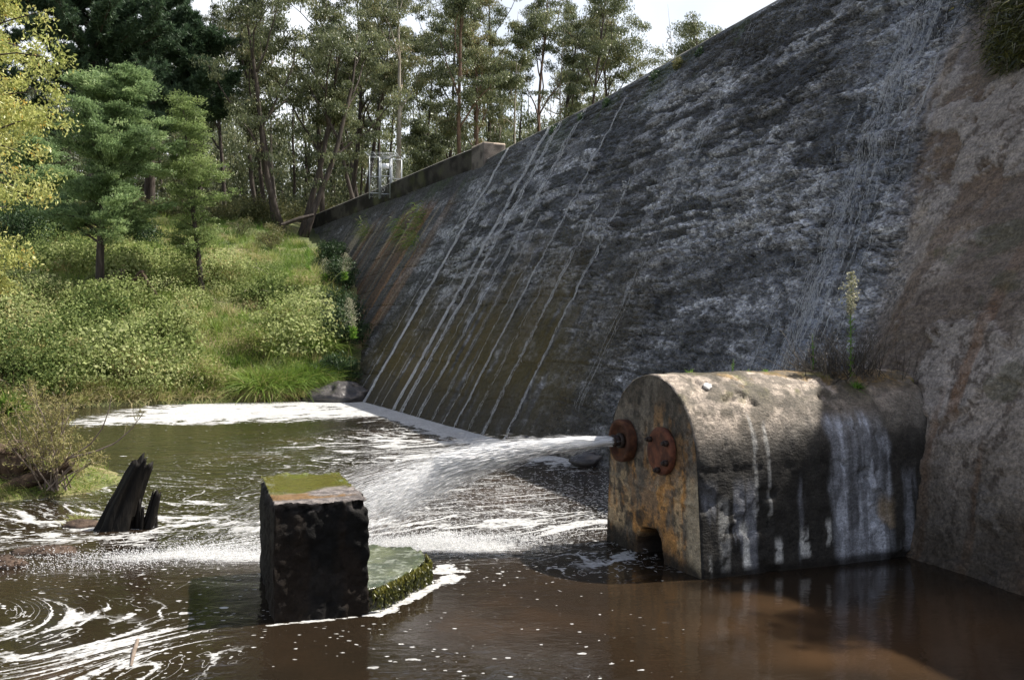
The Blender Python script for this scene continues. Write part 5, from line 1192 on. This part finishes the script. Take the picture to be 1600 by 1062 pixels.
def on_block(l, u, dz=0.):
    p = C0+AX*l+WX*u; p[2] = 1.30+1.16*math.sqrt(max(0, 1-(u/1.14)**2))+dz; return p
wb = on_block(3.05, -.35, -.1)
fleabane(wb, 1.55, 'tall weed with a pale fluffy seed head above the outlet block', 931, .38, lean=(.0, .0), n=420)
fleabane(on_block(2.72, .05), .52, 'short yellow-green weed at the edge of the dry brush on the block', 932, .2, wid=.06, n=40)
fleabane(on_block(1.55, .35), .22, 'tiny pale-tipped weed in the middle of the block ridge', 933, .3, wid=.05, n=40)
def sprig(p, h, label, seed, n=46, m_='weed', tint=.6, name='weed_sprig'):
    rng = np.random.default_rng(seed); mb = MB(); P = np.asarray(p)+rng.normal(size=(n, 3))*[h*.15, h*.15, 0]
    blades(mb, P, rng.normal(size=(n, 3))*.5+[0, 0, 1], rng.uniform(.4, 1., n)*h, h*.09, rng.uniform(.1, .5, n), np.clip(rng.normal(tint, .2, n), 0, 1), 3)
    return tag(mb.build(name, M[m_], loc=p), label, 'weed', 'weeds and seed heads')
sprig(on_block(.75, .18, -.02), .14, 'small bright green sprig near the front end of the block ridge', 934)
sprig(on_block(1.65, .1, -.02), .09, 'tiny green sprig in moss beside the pale-tipped weed', 935)
sprig(on_block(1.85, .0, -.02), .10, 'low green sprig right of the tiny one in moss', 936)
sprig(on_block(2.9, -.65, -.02), .18, 'grassy green tuft at the shaded back corner of the block', 937, 120, tint=.3)
def brush(p, R, n, label, seed, tint=.3, lean=(0, 0, 1.)):
    rng = np.random.default_rng(seed); mb = MB(); fo = MB(); p = np.asarray(p, float)
    for k in range(n):
        q = p+rng.normal(size=3)*[R*.4, R*.35, .03]; S = branch(rng, q, rng.normal(size=3)*.5+np.array(lean), rng.uniform(.5, 1.1)*R, 6, -.02, .12)
        tube(mb, S, np.linspace(.006, .002, 6), 3, float(np.clip(rng.normal(tint, .25), 0, 1)), cap=False)
        m = 12; C = S[rng.integers(2, 6, m)]+rng.normal(size=(m, 3))*.03; leaves(fo, C, rng.normal(size=(m, 3)), rng.normal(size=(m, 3)), .035, .008, np.clip(rng.normal(tint, .2, m), 0, 1))
    return put('dry_brush', p, label, 'shrub', None, [('stems', mb, M['dry'], False), ('dead_leaves', fo, M['dry'], False)])
brush(on_block(3.0, -.25, -.05), .75, 170, 'dark dry brush growing where the outlet block meets the dam', 941, .25)
brush(on_block(2.85, .05, -.03), .42, 60, 'pale straw-coloured dead stalks leaning left of the dry brush', 942, .9, (-.8, 0, .8))
for k, (px, py, Y, h, lab) in enumerate([(552, 520, 45.6, 1.9, 'pale upright seed-head plant in front of the dark shrubs by the dam'), (482, 432, 58, 1.6, 'blue-green upright weed beside the parapet end, leftmost of the seed heads'), (508, 432, 56, 1.3, 'brownish seed-head weed between the bank grass and the dark shrubs'), (538, 430, 55, 1.5, 'grey-green seed-head weed highest against the shaded dam')]):
    p = at(px, py, Y); p[2] = max(ground_z(p[0], p[1]), p[2]-.3)
    fleabane(p, h, lab, 950+k, .7, wid=.30, n=700, seedm='seed' if k != 1 else 'weed')
# weeds rooted in the crest and the hanging growth at the upper right
CW = [(872, 41.2, .5, 'small weed clump on the crest right of the double trickle top'), (955, 36.4, .45, 'dark weed tuft on the crest below the round tree'), (1030, 32.6, .5, 'trailing weed on the crest left of the small eucalypt crown'), (1060, 31.0, .42, 'light green leafy weed on the crest below the small eucalypt crown'), (1100, 29.8, .38, 'brownish weed hanging from the crest near the top of the frame'), (910, 38.6, .4, 'straggly weed on the crest between the trickles')]
for k, (px, Yc, h, lab) in enumerate(CW):
    S_ = ST[np.argsort(ST[:, 3])]; yf = float(np.interp(Yc, S_[:, 3], S_[:, 1])); p, nn = wall_at(np.array([yf]), np.array([.985])); p = p[0]+nn[0]*.05
    rng = np.random.default_rng(960+k); mb = MB(); n = 420
    C = cloud(rng, p+[-.05, 0, -.18], (h*.45, h*.8, h*.55), n, .6); l = rng.uniform(.05, .12, n)
    leaves(mb, C, rng.normal(size=(n, 3))+[0, 0, -.4], rng.normal(size=(n, 3)), l, l*.4, np.clip(rng.normal(.35+.1*k % .4, .2, n), 0, 1))
    tag(mb.build('crest_weed', M['darkleaf' if k != 3 else 'olive'], loc=p), lab, 'weed', 'weeds along the dam crest')
PW = [(60.5, .80, 'grass tuft hanging below the parapet by the mesh gate'), (53.5, .74, 'green growth on the dam below the parapet, left of its end pier'), (51.0, .78, 'green patch on the dam just below the parapet end pier'), (50.0, .66, 'low mossy growth on the dam right of the rust streaks')]
for k, (yf, t, lab) in enumerate(PW):
    p, nn = wall_at(np.array([yf]), np.array([t])); p = p[0]+nn[0]*.05; rng = np.random.default_rng(975+k); mb = MB(); n = 260
    P = p+rng.normal(size=(n, 3))*[.25, .5, .35]; P = P+nn[0]*.1
    blades(mb, P, rng.normal(size=(n, 3))*.5+nn[0]*.7+[0, 0, .1], rng.uniform(.2, .6, n), .03, rng.uniform(.6, 1.2, n), np.clip(rng.normal(.4+.12*(k == 0), .2, n), 0, 1), 3)
    tag(mb.build('wall_weed', M['grass'], loc=p), lab, 'weed', 'weeds along the dam crest')
def hanging_growth(yf, t, R, lab, seed, n=2600, tint=.35):
    rng = np.random.default_rng(seed); p, nn = wall_at(np.array([yf]), np.array([t])); p = p[0]; nn = nn[0]; mb = MB(); st_ = MB()
    C = cloud(rng, p, R, n, .5); a, b = wall_at(C[:, 1]-2.2*(t), np.clip(C[:, 2]/CRZ, 0, 1))
    C[:, 0] = np.minimum(C[:, 0], 99)
    Yq = yf+(C[:, 1]-p[1]); Q, nq = wall_at(Yq, np.clip(C[:, 2]/CRZ, 0, .99)); C = Q+nq*rng.exponential(.12, n)[:, None]
    D = rng.normal(size=(n, 3))*.6+nn*.6+[0, 0, -.5]; l = rng.uniform(.05, .18, n)
    blades(mb, C, D, l*1.2, .018, .5, np.clip(rng.normal(tint, .2, n), 0, 1), 3)
    m = 160; leaves(st_, C[:m]+nn*.08, rng.normal(size=(m, 3))*.4+[0, 0, -1], rng.normal(size=(m, 3)), rng.uniform(.3, .8, m), .010, rng.uniform(.2, .9, m))
    put('hanging_plant', p, lab, 'plant', None, [('foliage', mb, M['moss'], False), ('dry_stalks', st_, M['dry'], False)])
hanging_growth(14.5, .70, (.6, .75, 1.1), 'mossy green growth hanging on the dam at the upper right corner', 981, 9000, .45)
hanging_growth(15.5, .80, (.6, .7, .8), 'darker straggly growth on the dam left of the mossy patch, upper right', 982, 1600, .2)

for k, (yf, R_) in enumerate([(12.2, (.8, .9, .5)), (10.6, (.7, .9, .7)), (14.2, (.6, .8, .35))]):  # unseen shrubs added to give the dam's shadow a leafy edge
    a_, b_ = station(np.array([yf])); shrub('crest_shrub', (b_[0, 0]+.25, b_[0, 1], CRZ+.05), R_, 1500, M['darkleaf'], ['shrub on the dam crest right above the outlet block', 'taller shrub on the near end of the dam crest', 'low shrub on the dam crest just above the cascade top'][k], 990+k, (.08, .18), .3, tint=.5)
# willow shrub on the islet
def willow():
    rng = np.random.default_rng(23); p = at(84, 772, 18.25); p[2] = .12; wood, fol = MB(), MB()
    tops = [(30, 650), (50, 610), (75, 640), (100, 655), (120, 690), (20, 690), (60, 660), (140, 700), (5, 640), (90, 690), (110, 640), (45, 700)]
    for k in range(34):
        tx, ty = tops[k % 12]; tx += rng.normal()*14; ty += rng.normal()*14
        e = at(tx, ty, 18.25+rng.normal()*.5); f = np.linspace(0, 1, 10)[:, None]
        q = p+rng.normal(size=3)*[.12, .12, 0]; S = q+(e-q)*f+np.array([rng.normal()*.12, rng.normal()*.1, .12])*np.sin(f*np.pi)+rng.normal(size=(10, 3))*.012
        tube(wood, S, np.linspace(.018, .004, 10), 4, cap=False)
        for j in range(7):
            T_ = branch(rng, S[rng.integers(3, 10)], unit(S[-1]-S[0])+rng.normal(size=3)*.7, rng.uniform(.2, .5), 6, .02, .12); tube(wood, T_, np.linspace(.005, .002, 6), 3, cap=False)
            m = 30; C = T_[rng.integers(1, 6, m)]+rng.normal(size=(m, 3))*.03; leaves(fol, C, rng.normal(size=(m, 3))+unit(T_[-1]-T_[0]), rng.normal(size=(m, 3)), rng.uniform(.05, .10, m), .016, np.clip(rng.normal(.5, .22, m), 0, 1))
    # the long bare arm reaching over the pool
    A_ = np.array([at(*q) for q in [(88, 735, 18.2), (112, 711, 18.1), (140, 695, 18.0), (160, 668, 17.9), (170, 640, 17.8), (174, 618, 17.8)]])
    B_ = np.array([at(*q) for q in [(105, 716, 18.1), (150, 705, 17.8), (180, 692, 17.6), (203, 672, 17.5), (222, 648, 17.4)]])
    for L_ in (A_, B_):
        k = np.linspace(0, len(L_)-1, 18); S = np.stack([np.interp(k, np.arange(len(L_)), L_[:, i]) for i in range(3)], 1); tube(wood, S, np.linspace(.022, .005, 18), 5)
    for j in range(10):
        T_ = branch(rng, S[rng.integers(11, 18)], [rng.normal()*.6+.3, rng.normal()*.4, .8], rng.uniform(.12, .32), 6, .02, .15); tube(wood, T_, .003, 3, cap=False)
        m = 8; C = T_[rng.integers(1, 6, m)]; leaves(fol, C, rng.normal(size=(m, 3))+[.2, 0, .6], rng.normal(size=(m, 3)), .06, .013, np.clip(rng.normal(.35, .2, m), 0, 1))
    put('willow_shrub', p, 'thin-leaved willow shrub on the left islet with a bare arm reaching over the pool', 'shrub', None, [('branches', wood, M['log'], False), ('leaves', fol, M['willow'], False)])
willow()
def islet_grass():
    rng = np.random.default_rng(29); mb = MB(); n = 15000
    X = rng.normal(-10.2, 1.5, n); Y = rng.normal(18.6, 1.0, n); z = terrain(X, Y); ok = z > .02; P = np.stack([X, Y, z], 1)[ok]; n = len(P)
    blades(mb, P-[0, 0, .02], rng.normal(size=(n, 3))*.6+[.15, -.25, .8], rng.uniform(.15, .55, n), .016, rng.uniform(.3, .9, n), np.clip(rng.normal(.62, .22, n), 0, 1), 3)
    kind(mb.build('islet_grass', M['grass']), 'stuff')
islet_grass()
sprig(at(14, 648, 37.5)*[1, 1, 0]+[0, 0, .05], 1.2, 'dark green leafy clump at the far waterline by the left edge', 991, 260, 'grass', .2, 'waterside_clump')

# ================================================================== MESH GATE on the parapet
def gate():
    # stands on the walkway just behind the parapet
    B_ = at(602, 300, 63.0); B_[2] = CRZ-.1
    g = empty('mesh_gate', B_, 'galvanised mesh security gate with a white sign standing behind the parapet', 'gate')
    u = unit(np.array([.97, .10, 0])); zt = CAMZ+(HY-245)/F*63.0
    px = lambda p: at(p, 270, 63.0+((p-602)*.004))[:2]
    def pole(m_, p, z0, z1, r=.035): tube(m_, [[*px(p), z0], [*px(p), z1]], r, 8)
    z0 = CRZ-.2
    fr = MB()
    for p, r in ((577.5, .035), (593, .05), (612, .05), (627.5, .04)): pole(fr, p, z0, zt-.0006*(p-577)*63*.1, r)
    def rail(m_, p0, p1, z, r=.028): tube(m_, [[*px(p0), z], [*px(p1), z]], r, 8)
    for z in (zt-.06, (z0+zt)/2+.05, z0+.35): rail(fr, 577.5, 593, z); rail(fr, 612, 627.5, z-.12)
    rail(fr, 593, 612, zt-.06)
    fr.build('gate_frame', M['galv'], g)
    # outward raked spikes with wire
    for p in (577.5, 590, 601, 612, 625):
        sp = MB(); a = np.array([*px(p), zt-.05]); tube(sp, [a, a+[-.22, -.3, .26]], .024, 6); sp.build('raked_arm', M['galv'], g)
    wr = MB()
    for k in (.35, .7, 1.0):
        tube(wr, [np.array([*px(577.5), zt-.05])+np.array([-.22, -.3, .26])*k, np.array([*px(625), zt-.08])+np.array([-.22, -.3, .26])*k], .012, 4)
    wr.build('barbed_wire', M['galv'], g)
    dr = MB()
    for p in (595.2, 609.8): pole(dr, p, z0+.05, zt-.12, .035)
    for z in (zt-.13, (z0+zt)/2+.1, z0+.3): rail(dr, 595.2, 609.8, z, .03)
    do = dr.build('door', M['galv'], g)
    sg = MB(); a = np.array([*px(602.5), zt-.62]); box(sg, a+[0, -.06, 0], (.48, .02, .34), .02)
    so = sg.build('sign', M['signwhite'], do); so.location = (0, 0, 0)
    ha = MB(); box(ha, np.array([*px(608.5), (z0+zt)/2-.1])+[0, -.05, 0], (.09, .05, .16)); ho = ha.build('latch', M['galv'], do); ho.location = (0, 0, 0)
    ms = MB()
    for p0, p1 in ((577.5, 593), (595.2, 609.8), (612, 627.5)):
        a, b = np.array(px(p0)), np.array(px(p1)); L = np.linalg.norm(b-a); hgt = zt-.1-z0-.1; s = .11
        nline = int((L+hgt)/s)
        for k in range(1, nline):
            d = k*s
            for sgn in (0, 1):
                x0, y0 = (d, 0) if d < L else (L, d-L); x1, y1 = (0, d) if d < hgt else (d-hgt, hgt)
                if sgn: x0, x1 = L-x0, L-x1
                tube(ms, [[*(a+(b-a)*x0/L), z0+.1+y0], [*(a+(b-a)*x1/L), z0+.1+y1]], .002, 3, cap=False)
    ms.build('wire_mesh', M['galv'], g)
gate()

# ================================================================== LIGHT, SKY, CAMERA
S = unit(np.array([.95*math.cos(math.radians(55)), .31*math.cos(math.radians(55)), math.sin(math.radians(55))]))
sd = bpy.data.lights.new('sun', 'SUN'); sd.energy = 5.0; sd.angle = math.radians(.53); sd.color = (1, .955, .88)
so = bpy.data.objects.new('sun', sd); COL.objects.link(so); so.rotation_euler = Vector(-S).to_track_quat('-Z', 'Y').to_euler(); so.location = (30, 10, 40)
w = bpy.data.worlds.new('World'); sc.world = w; w.use_nodes = True; nt = w.node_tree
sk = nt.nodes.new('ShaderNodeTexSky'); sk.sky_type = 'NISHITA'; sk.sun_disc = False; sk.sun_elevation = math.asin(S[2]); sk.sun_rotation = math.atan2(S[0], S[1])
sk.air_density = 1.0; sk.dust_density = 3.0; sk.ozone_density = 1.0
# thin bright cloud low in the sky
tc = nt.nodes.new('ShaderNodeTexCoord'); sx = nt.nodes.new('ShaderNodeSeparateXYZ'); nt.links.new(tc.outputs['Generated'], sx.inputs[0])
el = nt.nodes.new('ShaderNodeMapRange'); el.interpolation_type = 'SMOOTHSTEP'
for k_, v_ in (('From Min', .62), ('From Max', .18), ('To Min', 0.), ('To Max', .92)): el.inputs[k_].default_value = v_
nt.links.new(sx.outputs[2], el.inputs[0])
cn = nt.nodes.new('ShaderNodeTexNoise'); cn.inputs['Scale'].default_value = 2.6; cn.inputs['Detail'].default_value = 7; nt.links.new(tc.outputs['Generated'], cn.inputs[0])
cr_ = nt.nodes.new('ShaderNodeMapRange'); cr_.inputs['From Min'].default_value = .35; cr_.inputs['From Max'].default_value = .6; cr_.inputs['To Min'].default_value = .55; nt.links.new(cn.outputs[0], cr_.inputs[0])
mu = nt.nodes.new('ShaderNodeMath'); mu.operation = 'MULTIPLY'; nt.links.new(el.outputs[0], mu.inputs[0]); nt.links.new(cr_.outputs[0], mu.inputs[1])
mxs = nt.nodes.new('ShaderNodeMix'); mxs.data_type = 'RGBA'; nt.links.new(mu.outputs[0], mxs.inputs[0]); nt.links.new(sk.outputs[0], mxs.inputs[6]); mxs.inputs[7].default_value = (9.4, 9.6, 9.9, 1)
nt.links.new(mxs.outputs[2], nt.nodes['Background'].inputs[0]); nt.nodes['Background'].inputs[1].default_value = .092
cam = bpy.data.cameras.new('camera'); co = bpy.data.objects.new('camera', cam); COL.objects.link(co); sc.camera = co
cam.sensor_width = 36; cam.lens = F/1600*36; cam.clip_end = 4000; cam.clip_start = .1
co.location = (0, 0, CAMZ); co.rotation_euler = (math.pi/2-math.atan2(531-HY, F), 0, 0)
sc.view_settings.view_transform = 'Standard'; sc.view_settings.look = 'None'; sc.view_settings.exposure = .84; sc.view_settings.gamma = 1
sc.cycles.max_bounces = 6; sc.cycles.transparent_max_bounces = 10; sc.cycles.use_denoising = True
